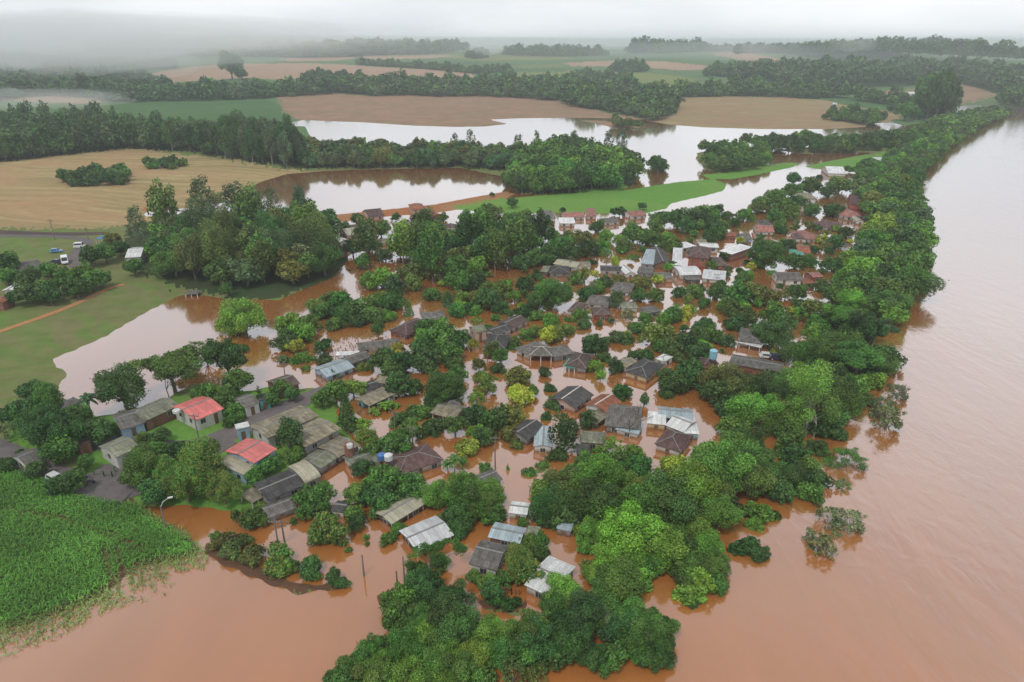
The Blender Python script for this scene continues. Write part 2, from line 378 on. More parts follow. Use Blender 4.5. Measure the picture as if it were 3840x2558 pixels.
# ---------------------------------------------------------------- the flood
wm = MB(); wm.add([(-9000, -300, 0), (9000, -300, 0), (9000, 14000, 0), (-9000, 14000, 0)], [(0, 1, 2, 3)])
wat = wm.build('floodwater', M_water); tag(wat, kind='structure')
# ---------------------------------------------------------------- roads and tracks laid on the land
def strip(name, pts, wid, mat, lift=.06):
    w = [np.array(onz(*p, 1.0)) for p in P(pts)]
    # resample
    q = []
    for a, b in zip(w[:-1], w[1:]):
        n = max(2, int(np.linalg.norm(b - a) / 2.0))
        q += [a + (b - a) * k / n for k in range(n)]
    q.append(w[-1]); q = np.array(q)
    for _ in range(6): q[1:-1] = (q[:-2] + 2 * q[1:-1] + q[2:]) / 4
    t = np.gradient(q, axis=0); t /= np.linalg.norm(t, axis=1)[:, None]; nn = np.c_[-t[:, 1], t[:, 0]]
    m = 5; V = []
    for k in range(m):
        e = q + nn * wid * (k / (m - 1) - .5)
        V.append(np.c_[e, H(e[:, 0], e[:, 1]) + lift + .05 * (wid > 3) * (0 if k in (0, m - 1) else 1)])
    V = np.stack(V, 1).reshape(-1, 3); n = len(q)
    Fq = [(i * m + k, (i + 1) * m + k, (i + 1) * m + k + 1, i * m + k + 1) for i in range(n - 1) for k in range(m - 1)]
    o = link(name, mesh(name, V, np.array(Fq)[:, ::-1], mat, smooth=True)); tag(o, kind='structure'); return o
strip('village_street', "-60,1085 60,1050 200,1010 430,1040 520,1005 590,965 660,930 712,905 760,885", 6.0, M_road)
strip('village_street', "-60,1020 0,1040 60,1075 140,1110 180,1120 240,1130 300,1118 380,1085 440,1050 520,1008", 7.0, M_road, .1)
strip('road_end', "175,1110 235,1128 300,1128", 13.0, M_road, .16)
strip('ploughed_strip', "-150,546 0,545 100,547 200,545 250,542", 7.0, M_dark, .03)
strip('country_road', "182,625 172,608 180,592 200,578 205,566 190,557 120,552 -80,556", 4.6, M_road)
strip('dirt_track', "-60,785 0,768 40,752 90,735 150,712 200,690 240,668 285,655", 2.0, M_track)
strip('rubble_kerb', "178,1128 200,1140 225,1146 240,1148", 1.6, simple('rubble', (.42, .30, .26), .9, sc=4), .2)
# ================================================================ houses
T = {'A1': (0, 1280, .40816), 'A2': (800, 1280, .40816), 'A3': (1600, 1280, .40816), 'A4': (2400, 1280, .40816),
     'B1': (0, 1840, .40816), 'B2': (800, 1780, .40816), 'B3': (1600, 1780, .40816), 'B4': (2400, 1780, .40816),
     'C1': (0, 700, .40816), 'C2': (1100, 700, .34), 'C3': (1900, 700, .34), 'C4': (2600, 560, .34),
     'E4': (1760, 1000, .34), 'F1': (2500, 1000, .34), 'F2': (1040, 900, .34), 'G': (1200, 2158, .5777),
     'H': (3000, 380, .3571), 'I': (2900, 1300, .2551), 'K': (0, 0, K), 'D2': (1280, 100, .5438), 'D3': (2560, 100, .5438),
     'J': (560, 700, .2551), 'L': (130, 1740, .12755), 'N': (160, 860, .12755)}
def tp(t, x, y):
    a = T[t]; return a[0] + x * a[2], a[1] + y * a[2]
RC = {'fc': (.33, .30, .225), 'gg': (.27, .29, .22), 'gr': (.19, .185, .18), 'dk': (.095, .093, .098), 'br': (.155, .11, .10),
      'ma': (.17, .10, .10), 'rd': (.72, .19, .175), 'tr': (.40, .15, .08), 'wh': (.82, .84, .86), 'bl': (.44, .54, .60),
      'te': (.10, .45, .34), 'pk': (.50, .22, .19), 'cr': (.50, .47, .35), 'bu': (.12, .32, .55)}
WC = {'w': (.62, .60, .56), 'l': (.33, .47, .60), 'k': (.30, .14, .10), 'p': (.55, .38, .30), 'g': (.30, .29, .28),
      't': (.10, .36, .38), 'c': (.58, .45, .27), 'r': (.36, .12, .08), 'd': (.12, .10, .09), 'n': (.40, .42, .34)}
_rm = {}
def roofmat(k):
    if k in _rm: return _rm[k]
    c = RC[k]; m, nt, b = nmat('roof_' + {'wh': 'white_metal', 'bl': 'blue_metal', 'rd': 'red_metal', 'tr': 'clay_tile'}.get(k, 'sheet_' + k))
    v = objc(nt); met = k in ('wh', 'bl', 'rd', 'te', 'cr')
    br = N(nt, 'ShaderNodeTexBrick'); br.inputs['Scale'].default_value = 1.0
    br.inputs['Brick Width'].default_value = 1.05 if not met else 1.0; br.inputs['Row Height'].default_value = 1.8 if not met else 3.4
    br.inputs['Mortar Size'].default_value = .035; br.offset = .0
    br.inputs['Color1'].default_value = (.82, .82, .82, 1); br.inputs['Color2'].default_value = (1.1, 1.1, 1.1, 1)
    br.inputs['Mortar'].default_value = (.6, .6, .6, 1); nt.links.new(v, br.inputs['Vector'])
    n1 = ramp(nt, noise(nt, .9, 6, v, .4), .35, .7, (.62, .60, .56) if not met else (.82, .82, .82), (1.15, 1.14, 1.1) if not met else (1.06,) * 3)
    n2 = ramp(nt, noise(nt, 1.0, 5, scaled(nt, v, (3.5, .35, 1))), .4, .68, (1, 1, 1), (.66, .62, .55) if not met else (.8, .76, .7))
    oi = N(nt, 'ShaderNodeObjectInfo'); rv = ramp(nt, oi.outputs['Random'], 0, 1, (.82,) * 3, (1.14, 1.12, 1.1))
    o = mixc(nt, 1.0, mixc(nt, 1.0, mixc(nt, 1.0, br.outputs[0], n1, 'MULTIPLY'), n2, 'MULTIPLY'), rv, 'MULTIPLY')
    o = mixc(nt, 1.0, o, c, 'MULTIPLY')
    if k in ('tr', 'pk', 'ma'):
        sp = ramp(nt, noise(nt, 4.5, 2, v), .56, .62); o = mixc(nt, sp, o, tuple(x * .38 for x in c))
    nt.links.new(o, b.inputs['Base Color']); b.inputs['Roughness'].default_value = .42 if met else .85
    if met: b.inputs['Metallic'].default_value = .0; b.inputs['Specular IOR Level'].default_value = .6
    w = N(nt, 'ShaderNodeTexWave'); w.inputs['Scale'].default_value = 1.1; w.inputs['Distortion'].default_value = 0
    nt.links.new(v, w.inputs['Vector']); bump(nt, b, w.outputs[0], .07, .8)
    _rm[k] = m; return m
_wm = {}
def wallmat(k):
    if k in _wm: return _wm[k]
    m, nt, b = nmat('wall_' + k); v = objc(nt); c = WC[k]
    f = ramp(nt, noise(nt, .8, 5, v), .35, .7, tuple(x * .72 for x in c), c)
    s = nt.nodes.new('ShaderNodeSeparateXYZ'); g = geo(nt); nt.links.new(g, s.inputs[0])
    md = ramp(nt, s.outputs[2], .15, .95, (.45, .25, .14), (1, 1, 1))      # flood-silt tide mark on the plaster
    nt.links.new(mixc(nt, 1.0, f, md, 'MULTIPLY'), b.inputs['Base Color']); b.inputs['Roughness'].default_value = .9
    if k in 'kr':
        br = N(nt, 'ShaderNodeTexBrick'); br.inputs['Scale'].default_value = 2.5; nt.links.new(v, br.inputs['Vector'])
        bump(nt, b, br.outputs['Fac'], .03)
    _wm[k] = m; return m
M_glass = simple('window_glass', (.035, .04, .045), .15, var=.1); M_frame = simple('window_frame', (.5, .48, .44), .6)
M_door = simple('door_wood', (.16, .09, .05), .7); M_cap = simple('ridge_cap_pale', (.55, .50, .45), .7)
M_capd = simple('ridge_cap_grey', (.24, .23, .22), .8); M_post = simple('post_white', (.6, .58, .54), .7)
def house(t, c0, c1, c2, ty, roof, wall, eave, label, pitch=.32, o='', cat='house', name='house'):
    wet = land_sd(*[np.array([v]) for v in onz(*tp(t, *c0), 1)])[0] < 2
    if wet: eave = eave * .62 if eave < 3.5 else eave - 1.2
    z = eave
    for _ in range(2):
        p0, p1, p2 = (np.array(onz(*tp(t, *c), z)) for c in (c0, c1, c2))
        u = p1 - p0; w = np.linalg.norm(u); u /= w; n = np.array((-u[1], u[0])); d = (p2 - p1) @ n
        ctr = (p0 + p1) / 2 + n * d / 2; g = h1(*ctr); z = eave + max(0, g)
    if d < 0: n, d = -n, -d; u = -u
    d = max(2.2, min(d * 1.07, 21)); w = max(2.2, w * 1.05)
    rz = math.atan2(u[1], u[0]); e = tag(link(name, None, loc=(ctr[0], ctr[1], 0), rz=rz), label, cat)
    e['_'] = 0; del e['_']
    x1, y1 = w / 2, d / 2; ov = min(.45, w * .06); th = .10; apx = to_px(ctr[0], ctr[1], z)
    near = apx[2] < 330
    zb = min(g, 0) - 1.2; R = MB(); Wl = MB(); C = MB(); wx, wy = x1 - ov, y1 - ov
    py0 = -wy + (2.2 if 'p' in o and d > 5 else 0)
    def wallring(zt): Wl.box(-wx, wx, py0, wy, zb, zt)
    if ty == 'g':
        r = pitch * y1; zr = z + r
        R.slab([(-x1, -y1, z), (x1, -y1, z), (x1, 0, zr), (-x1, 0, zr)], th); R.slab([(-x1, .0, zr), (x1, .0, zr), (x1, y1, z), (-x1, y1, z)], th)
        wallring(z - .12); k = pitch * (y1 - wy)
        Wl.add([(-wx, -wy, z - .13), (-wx, wy, z - .13), (-wx, 0, zr - .16), (-wx + .15, -wy, z - .13), (-wx + .15, wy, z - .13), (-wx + .15, 0, zr - .16)], [(0, 2, 1), (3, 4, 5), (0, 3, 5, 2), (1, 2, 5, 4)])
        Wl.add([(wx, -wy, z - .13), (wx, wy, z - .13), (wx, 0, zr - .16), (wx - .15, -wy, z - .13), (wx - .15, wy, z - .13), (wx - .15, 0, zr - .16)], [(0, 1, 2), (3, 5, 4), (0, 2, 5, 3), (1, 4, 5, 2)])
        C.box(-x1 - .02, x1 + .02, -.16, .16, zr - .04, zr + .05)
    elif ty == 'G':
        r = pitch * x1; zr = z + r
        R.slab([(-x1, -y1, z), (0, -y1, zr), (0, y1, zr), (-x1, y1, z)], th); R.slab([(0, -y1, zr), (x1, -y1, z), (x1, y1, z), (0, y1, zr)], th)
        wallring(z - .12)
        for sy in (py0, wy - .15):
            Wl.add([(-wx, sy, z - .13), (wx, sy, z - .13), (0, sy, zr - .16), (-wx, sy + .15, z - .13), (wx, sy + .15, z - .13), (0, sy + .15, zr - .16)], [(0, 1, 2), (3, 5, 4), (0, 2, 5, 3), (1, 4, 5, 2)])
        C.box(-.16, .16, -y1 - .02, y1 + .02, zr - .04, zr + .05)
    elif ty == 'h':
        q = min(x1, y1); r = pitch * q; zr = z + r; a, bq = max(.05, x1 - q), max(.05, y1 - q)
        A_, B_, C_, D_ = (-x1, -y1, z), (x1, -y1, z), (x1, y1, z), (-x1, y1, z)
        e1, e2 = ((-a, 0, zr), (a, 0, zr)) if x1 >= y1 else ((0, -bq, zr), (0, bq, zr))
        if x1 >= y1: fs = [[A_, B_, e2, e1], [B_, C_, e2], [C_, D_, e1, e2], [D_, A_, e1]]
        else: fs = [[A_, B_, e1], [B_, C_, e2, e1], [C_, D_, e2], [D_, A_, e1, e2]]
        for f in fs: R.slab(f, th)
        wallring(z - .12); up = lambda p: (p[0], p[1], p[2] + .03)
        C.tube([up(e1), up(e2)], [.1, .1], 4)
        ends = ((A_, e1), (D_, e1), (B_, e2), (C_, e2)) if x1 >= y1 else ((A_, e1), (B_, e1), (C_, e2), (D_, e2))
        for k_, e_ in ends: C.tube([up(k_), up(e_)], [.09, .09], 4)
    elif ty == 'b':
        m = 8; r = pitch * y1
        ps = [(-math.cos(math.pi * i / m) * y1, z + math.sin(math.pi * i / m) * r) for i in range(m + 1)]
        for (ya, za), (yb, zb2) in zip(ps[:-1], ps[1:]): R.slab([(-x1, ya, za), (x1, ya, za), (x1, yb, zb2), (-x1, yb, zb2)], th)
        wallring(z - .1)
        for sx in (-wx, wx):
            L = [(sx, y_ * .93, z_ - .15) for y_, z_ in ps]; Wl.add(L, [tuple(range(m + 1))])
    else:
        r = pitch * d * .35
        R.slab([(-x1, -y1, z), (x1, -y1, z), (x1, y1, z + r), (-x1, y1, z + r)], th)
        wallring(z - .12)
        if 'o' in o: Wl = MB()
        else:
            Wl.add([(-wx, -wy, z - .13), (wx, -wy, z - .13), (wx, wy, z + r - .15), (-wx, wy, z + r - .15), (wx, wy, z - .13), (-wx, wy, z - .13)], [(2, 3, 5, 4), (1, 2, 4), (0, 5, 3)])
    rf = R.build('roof', roofmat(roof), e)
    if len(C.v) and near: C.build('ridge_cap', M_cap if 'c' in o else M_capd, rf)
    if 'o' in o: Wl = MB()
    if len(Wl.v): Wl.build('wall', wallmat(wall), e)
    if 'o' in o or 'p' in o:
        k = max(2, int(w / 2.6))
        for i in range(k + 1):
            px = -wx + 2 * wx * i / k; q = MB(); q.box(px - .09, px + .09, -wy - .02, -wy + .16, zb, z - .12); q.build('post', M_post, e)
        if 'o' in o:
            for i in (0, k):
                px = -wx + 2 * wx * i / k; q = MB(); q.box(px - .09, px + .09, wy - .16, wy, zb, z - .12); q.build('post', M_post, e)
    if 'o' not in o and near:
        gz = max(g, 0); zt = z - .55; zl = max(z - 1.55, gz + .1)
        k = max(1, int(w / 3.2)); dr = random.randrange(k + 1)
        for i in range(k):
            px = -wx + 2 * wx * (i + .5) / k
            if i == dr:
                q = MB(); q.box(px - .42, px + .42, py0 - .03, py0 + .02, gz - .5, z - .5); q.build('door', M_door, e)
            else:
                q = MB(); q.box(px - .62, px + .62, py0 - .04, py0 + .02, zl - .06, zt + .06); f = q.build('window', M_frame, e)
                q = MB(); q.box(px - .52, px - .03, py0 - .055, py0 + .02, zl, zt); q.box(px + .03, px + .52, py0 - .055, py0 + .02, zl, zt); q.build('pane', M_glass, f)
        for sx in (-1, 1):
            k = max(1, int((wy - py0) / 3.4))
            for i in range(k):
                py = py0 + (wy - py0) * (i + .5) / k; X = sx * wx
                q = MB(); q.box(*sorted((X - sx * .02, X + sx * .04)), py - .55, py + .55, zl - .06, zt + .06); f = q.build('window', M_frame, e)
                q = MB(); q.box(*sorted((X - sx * .02, X + sx * .055)), py - .46, py + .46, zl, zt); q.build('pane', M_glass, f)
    HOUSES.append((label, to_px(ctr[0], ctr[1], z)[:2], e))
    return e
HOUSES = []
h = house
# --- dry corner, lower left
h('A1', (1790,725), (2045,618), (1765,538), 'g', 'rd', 'w', 3.0, 'white walled house with faded red roof and terrace', .2)
h('A1', (1335,730), (1640,590), (1510,515), 'g', 'gg', 'k', 2.9, 'long pale green roofed house with brick end', .28)
h('A1', (590,618), (755,550), (690,510), 'h', 'gr', 'w', 2.8, 'small grey hipped house beside the palm', .35)
h('A1', (1110,812), (1328,745), (1090,668), 'g', 'gr', 'l', 2.6, 'light blue walled house with weathered grey roof', .25)
h('A1', (1060,1060), (1275,965), (1110,880), 'g', 'gg', 'w', 2.8, 'white walled house in front garden, mossy roof', .25)
h('A1', (720,965), (830,925), (720,850), 'g', 'br', 'k', 2.5, 'half hidden brown shed under dark trees', .2, cat='shed', name='shed')
h('A1', (245,1150), (375,1095), (200,1022), 'g', 'gr', 'w', 2.5, 'leftmost grey roofed house by the asphalt', .25)
h('A2', (290,610), (420,560), (330,480), 'g', 'gr', 'w', 2.7, 'grey roofed house behind the teal shed', .3)
h('A2', (420,548), (520,525), (480,485), 's', 'dk', 't', 2.6, 'small teal walled shed under the slim conifer', .2, cat='shed', name='shed')
h('A2', (600,450), (790,385), (625,325), 'g', 'br', 'k', 2.6, 'brown ridged house beside the street pole', .3)
h('A2', (500,885), (955,688), (775,598), 'g', 'fc', 'w', 3.0, 'longest tan roofed row building on the street', .14)
h('A2', (845,965), (1160,803), (1000,688), 'g', 'fc', 'g', 2.9, 'second long tan roofed building beside the water', .14)
h('A2', (1150,1060), (1335,950), (1150,865), 'g', 'fc', 'g', 2.7, 'tan roofed house with the water tank', .16)
h('A2', (985,1165), (1135,1065), (970,988), 'g', 'gg', 'g', 2.6, 'grey green roofed house below the water tank', .2)
h('A2', (370,1110), (572,985), (332,880), 'g', 'rd', 'l', 3.0, 'blue walled house with large red metal roof', .16)
h('A2', (285,1225), (415,1140), (170,1052), 's', 'cr', 'l', 2.2, 'cream lean-to below the large red roof', .2, cat='shed', name='shed')
h('A2', (835,1300), (980,1235), (790,1120), 'b', 'cr', 'g', 2.7, 'arched cream roof shed joining the dark roof', .3, cat='shed', name='shed')
h('A2', (500,1455), (828,1315), (660,1195), 'g', 'dk', 'g', 2.5, 'long dark patched roof house by the hedge', .16)
h('A2', (355,1482), (470,1418), (372,1345), 's', 'fc', 'd', 2.3, 'small tan end shed left of dark roof', .2, 'o', cat='shed', name='shed')
h('B2', (500,395), (760,300), (710,178), 'g', 'gr', 'g', 2.3, 'pinkish grey roofed house at the flood edge', .2)
h('A2', (1700,1230), (2105,1085), (1790,1000), 'h', 'ma', 'w', 2.6, 'wide purple brown hipped house with satellite cans', .3)
h('A2', (1300,1180), (1540,1092), (1345,1010), 'g', 'gg', 'w', 2.6, 'pale walled house left of purple brown roof', .2)
h('A2', (1045,325), (1290,238), (1168,163), 'g', 'bl', 'l', 2.7, 'pale blue metal roofed house standing in flood', .25)
h('A2', (1250,208), (1450,140), (1290,118), 'g', 'gr', 'g', 2.7, 'dark grey roof right behind the pale blue', .3)
h('A2', (1130,128), (1330,120), (1405,88), 's', 'wh', 'w', 2.2, 'gleaming white sheet awning over the flood', .1, 'o', cat='awning', name='awning')
h('F2', (905,1205), (1350,1150), (1260,1090), 'h', 'gr', 'w', 2.3, 'low grey hip roof behind the white awning', .3)
h('F2', (1240,990), (1430,1048), (1590,880), 'h', 'ma', 'k', 2.4, 'dark brown hip roof by the conifer', .4)
h('F2', (1600,872), (1850,850), (1790,785), 'h', 'gr', 'w', 2.6, 'grey hip roof right of the conifer', .3)
h('A2', (1430,592), (1672,478), (1568,413), 'g', 'fc', 't', 2.9, 'tan roofed house wrapped in banana plants', .2, 'p')
h('A2', (1400,455), (1575,400), (1470,355), 'g', 'dk', 'w', 2.7, 'dark roof behind the banana house', .2)
h('A2', (1480,372), (1578,385), (1570,315), 's', 'fc', 'w', 3.3, 'little white box shed above the dark roof', .1, cat='shed', name='shed')
h('A3', (40,655), (250,712), (335,595), 'g', 'fc', 'w', 2.5, 'open carport house on white posts in flood', .2, 'p')
h('A3', (170,598), (310,585), (290,530), 'h', 'gr', 'w', 2.6, 'small grey roof behind the open carport', .3)
# --- middle of the village
h('E4', (150,890), (395,905), (450,755), 'h', 'dk', 'g', 2.6, 'dark hip roof house left with timber posts', .35, 'p')
h('E4', (480,675), (650,595), (540,520), 'g', 'br', 'w', 2.6, 'pink brown roofed house with pale valley gutter', .3)
h('E4', (290,745), (470,685), (380,628), 'g', 'dk', 'w', 2.5, 'dark roof tucked below the pink brown roof', .25)
h('E4', (60,725), (190,702), (125,642), 'g', 'gg', 'p', 4.6, 'tall salmon walled house with mossy roof', .3)
h('E4', (660,972), (880,885), (770,806), 'h', 'gr', 'w', 2.7, 'long grey hip roof beside the brick verandah', .4)
h('E4', (665,978), (912,985), (940,900), 'h', 'gr', 'k', 3.0, 'brick verandah house with white ridge lines', .55, 'cp')
h('E4', (940,992), (1160,952), (1140,848), 'h', 'gr', 'g', 2.7, 'grey hip roof right of brick verandah', .4)
h('E4', (1060,1085), (1290,1120), (1310,965), 'h', 'br', 'g', 2.6, 'brown hip roof with the teal porch', .4)
h('E4', (1035,1095), (1165,1118), (1185,1040), 's', 'te', 'w', 2.3, 'bright teal sheet porch over the flood', .2, 'o', cat='porch', name='porch')
h('E4', (1720,1152), (1960,1225), (2090,1062), 'h', 'dk', 'c', 2.8, 'charcoal hip roof house with cream walls', .35)
h('E4', (1730,1110), (1850,1042), (1740,985), 'g', 'fc', 'w', 2.6, 'tan gable behind the charcoal hip roof', .2)
h('E4', (2050,1010), (2150,1045), (2150,962), 'h', 'wh', 'w', 3.2, 'small white roofed hut behind charcoal roof', .3, cat='hut', name='hut')
h('A3', (1360,612), (1525,492), (1275,432), 'g', 'dk', 'p', 2.6, 'dark roof with pale pink verge boards', .35, 'c')
h('A3', (1640,655), (1790,558), (1640,468), 'g', 'tr', 'w', 2.7, 'terracotta tiled house with white verges', .35, 'c')
h('A3', (1560,758), (1700,655), (1590,615), 's', 'fc', 'g', 2.5, 'narrow tan strip roof beside the terracotta', .1)
h('A3', (1640,768), (1960,800), (2100,620), 'h', 'gr', 'g', 2.9, 'biggest grey hip roof behind the bare tree', .35)
h('A3', (1740,805), (1945,850), (1985,765), 's', 'bl', 'w', 2.3, 'bluish lean-to in front of biggest grey roof', .2, cat='shed', name='shed')
h('A3', (1410,922), (1640,938), (1850,852), 'h', 'gg', 'c', 2.8, 'olive hip roof house in front of lean-to', .35)
h('A3', (1375,1022), (1500,1030), (1540,962), 's', 'dk', 'd', 2.2, 'dark low shed before the olive roof', .2, cat='shed', name='shed')
h('A4', (172,690), (480,722), (440,625), 'g', 'bl', 'w', 3.0, 'grey blue roof behind the white complex', .25)
h('A4', (240,768), (400,832), (500,728), 'g', 'wh', 'w', 2.8, 'white metal gable in the roof complex', .3)
h('A4', (70,748), (235,765), (300,682), 's', 'wh', 'c', 2.7, 'left white wing of the roof complex', .3)
h('A4', (408,838), (540,845), (640,668), 's', 'wh', 'l', 2.5, 'right white sheet roof with dark joint', .1)
h('A4', (140,938), (370,1008), (512,880), 'h', 'ma', 'w', 2.7, 'maroon hip roof house by the river trees', .45)
h('A3', (925,905), (1092,792), (952,700), 'g', 'dk', 'g', 2.6, 'steep dark roof left of blue sheet roof', .35)
h('A3', (985,958), (1150,965), (1190,800), 'G', 'bl', 'w', 2.5, 'blue grey sheet roof by tall dark tree', .25)
h('B3', (500,120), (690,40), (620,-60), 'g', 'gr', 'g', 2.5, 'grey roof behind the big streaky tree', .3)
# --- lower edge
h('B3', (570,570), (852,628), (890,490), 'g', 'bl', 'k', 2.6, 'small blue grey metal house over orange flood', .2)
h('B3', (395,812), (642,872), (800,668), 'g', 'gr', 'w', 2.7, 'white walled flooded house with streaked grey roof', .3)
h('B3', (910,1005), (1150,1115), (1420,880), 'g', 'wh', 'w', 2.8, 'large bright white metal roof lower centre', .16)
h('B3', (755,345), (920,365), (930,262), 'g', 'wh', 'w', 2.4, 'small rusty white roof among the trees', .2)
h('B3', (1200,475), (1330,502), (1345,462), 's', 'bl', 'g', 2.3, 'small grey metal lean-to under trees', .1, '', cat='shed', name='shed')
h('B3', (930,535), (1030,545), (960,490), 's', 'gg', 'g', 2.3, 'greenish corner roof beside small blue house', .1, cat='shed', name='shed')
h('B2', (1640,447), (1945,262), (1840,140), 'g', 'cr', 'd', 2.4, 'long pale tan gable over dark open sides', .2, 'p')
h('B2', (1870,697), (2200,552), (1925,430), 'g', 'wh', 'd', 2.5, 'white metal gable shed in the flood', .2, 'p')
h('B2', (1080,330), (1195,345), (1200,245), 'g', 'dk', 'w', 2.4, 'small dark roof beside mango bush', .25)
# --- left meadow farm
h('C1', (190,782), (420,732), (310,665), 'g', 'gr', 'w', 2.8, 'grey roofed farmhouse left of the road', .2)
h('C1', (128,942), (238,882), (180,860), 'g', 'wh', 'w', 2.6, 'little white roofed house by the bushes', .2)
h('C1', (20,1055), (115,1000), (62,955), 'g', 'tr', 'k', 2.6, 'brick house at the left picture edge', .2)
h('C1', (1150,642), (1290,632), (1270,550), 'g', 'wh', 'w', 2.8, 'white house behind the tall wood edge', .2)
h('C1', (1695,985), (1812,985), (1790,955), 's', 'gr', 'g', 1.6, 'grey floating shelter at the pond edge', .1, 'o', cat='shelter', name='shelter')
h('C1', (878,492), (932,492), (930,466), 's', 'bu', 'g', 2.2, 'blue tarpaulin shelter by the country road', .2, 'o', cat='shelter', name='shelter')
# --- pond side
h('C2', (830,335), (1000,318), (965,258), 'g', 'ma', 'p', 3.4, 'pink walled house with mauve roof by pond', .35)
h('C2', (640,480), (795,465), (780,415), 'g', 'br', 'k', 2.7, 'dark brown roof left of round tree', .3)
h('C2', (600,538), (800,510), (610,457), 'g', 'cr', 'w', 2.7, 'pale tan roof near the tree wood', .25)
h('C2', (390,605), (475,632), (475,545), 'g', 'wh', 'w', 2.6, 'white gable at the wood edge', .3)
h('C2', (470,738), (600,712), (560,650), 'g', 'br', 'k', 2.4, 'brown shed on the orange backwater', .3, cat='shed', name='shed')
h('C2', (1100,575), (1300,580), (1330,465), 'G', 'gr', 'w', 3.6, 'grey white stone house between dark trees', .3)
h('C2', (1110,452), (1320,445), (1300,388), 'g', 'fc', 'w', 2.8, 'pale roof behind grey white stone house', .2)
h('C2', (980,622), (1080,600), (1060,560), 'g', 'fc', 'w', 2.5, 'small sandy roof below stone house', .2)
h('C2', (1310,250), (1460,240), (1440,188), 'h', 'tr', 'p', 3.2, 'left clay tiled villa on pond shore', .35)
h('C2', (1500,322), (1622,305), (1600,228), 'h', 'tr', 'k', 3.4, 'right clay tiled villa on pond shore', .35)
h('C2', (1630,522), (1810,508), (1745,458), 'g', 'gg', 'w', 2.6, 'mossy flat gable near purple roof', .2)
h('C2', (1760,472), (1885,432), (1850,368), 'h', 'ma', 'w', 2.6, 'purple roof with pale solar strip', .3)
h('C2', (1930,432), (2100,412), (2080,370), 'g', 'br', 'w', 2.6, 'grey brown roof right of purple roof', .25)
h('C2', (2190,312), (2262,310), (2250,280), 's', 'wh', 'w', 2.4, 'tiny white shed at the green crop', .2, cat='shed', name='shed')
# --- along the green crop
h('C3', (420,352), (540,345), (525,270), 'g', 'gr', 'w', 3.2, 'two storey grey white house by crop', .3)
h('C3', (640,335), (862,328), (850,282), 'g', 'pk', 'w', 2.8, 'long salmon roof beside green crop', .25)
h('C3', (880,320), (990,322), (992,248), 'h', 'pk', 'p', 3.2, 'square salmon tower roof house', .35)
h('C3', (590,402), (755,402), (750,350), 's', 'wh', 'w', 3.0, 'white block house below salmon roof', .1)
h('C3', (1070,398), (1250,382), (1255,335), 'g', 'gr', 'w', 2.8, 'slate blue roof house above pale tree', .25)
h('C3', (1380,328), (1538,312), (1530,258), 'g', 'pk', 'w', 3.2, 'rose roofed house with white walls', .3)
h('C3', (520,850), (760,892), (790,830), 'g', 'cr', 'w', 2.7, 'sandy roofed house with corner pole', .25)
h('C3', (780,872), (930,872), (925,828), 'h', 'fc', 'w', 2.8, 'pinkish sand roof right of corner pole', .25)
h('C3', (375,935), (455,942), (505,880), 'g', 'gg', 'd', 2.5, 'small mossy roof left of slate roof', .25)
h('C3', (470,952), (695,955), (665,880), 'h', 'dk', 'g', 2.6, 'slate roof in front of sandy roof', .3)
h('C3', (1480,842), (1625,855), (1730,738), 's', 'bl', 'g', 2.7, 'blue grey lean roof over orange water', .2)
h('C3', (1630,855), (1820,858), (1985,700), 'G', 'dk', 'k', 2.8, 'dark gable with white right slope', .4)
h('C3', (1825,858), (1930,865), (2035,738), 's', 'wh', 'w', 2.5, 'white lean slope beside dark gable', .3)
h('C3', (1930,680), (2090,655), (2080,598), 's', 'wh', 'w', 3.4, 'white box house behind brick house', .1)
h('C3', (2000,768), (2225,790), (2335,692), 'h', 'ma', 'r', 5.2, 'two storey brick house with mauve roof', .4)
h('C4', (80,1078), (280,1082), (285,1035), 'g', 'wh', 'w', 4.0, 'white gable just behind brick house', .2)
h('C4', (290,1118), (432,1155), (592,1078), 's', 'wh', 'k', 4.2, 'square white flat roof right of brick', .1)
h('C4', (265,1285), (400,1285), (425,1195), 'h', 'br', 'k', 2.7, 'brown roof below square white roof', .3)
h('C3', (1040,922), (1300,928), (1290,875), 'g', 'dk', 'w', 2.6, 'long slate roof with pale wall', .2)
h('C3', (1310,962), (1425,955), (1435,878), 'G', 'wh', 'w', 2.8, 'white gable between two slate roofs', .4)
h('C3', (1440,945), (1600,962), (1645,898), 'g', 'gr', 'g', 2.6, 'grey roof right of white gable', .25)
h('C3', (1910,975), (2140,968), (2160,888), 'b', 'wh', 'w', 3.0, 'domed pale grey roof shed', .3)
h('C3', (1980,1025), (2142,1025), (2145,962), 's', 'gr', 'd', 2.3, 'grey lean-to under domed pale roof', .1, cat='shed', name='shed')
h('F1', (395,125), (640,148), (662,62), 's', 'wh', 'w', 2.9, 'white flat roof with round tank', .1)
h('C3', (1660,1012), (1842,1012), (1830,950), 'h', 'gr', 'p', 2.7, 'grey roof on pink porch wall', .3)
h('E4', (1290,402), (1530,425), (1520,330), 'h', 'gr', 'w', 2.6, 'wide grey roof left of tall cypress', .35)
h('E4', (1380,535), (1565,532), (1600,450), 'h', 'br', 'r', 2.7, 'brown grey hip roof over orange pool', .4)
h('E4', (1080,485), (1210,505), (1285,410), 'h', 'br', 'w', 2.6, 'brown roof left of orange pool', .35)
h('E4', (1550,255), (1760,282), (1745,185), 'h', 'gr', 'w', 2.7, 'grey roof behind the tall cypress', .35)
h('E4', (1680,455), (1860,455), (1825,398), 'h', 'gg', 'w', 2.6, 'green grey pyramid roof right of cypress', .45)
h('E4', (1970,512), (2120,485), (2172,408), 's', 'gr', 'g', 2.6, 'plain mauve grey sheet roof', .15)
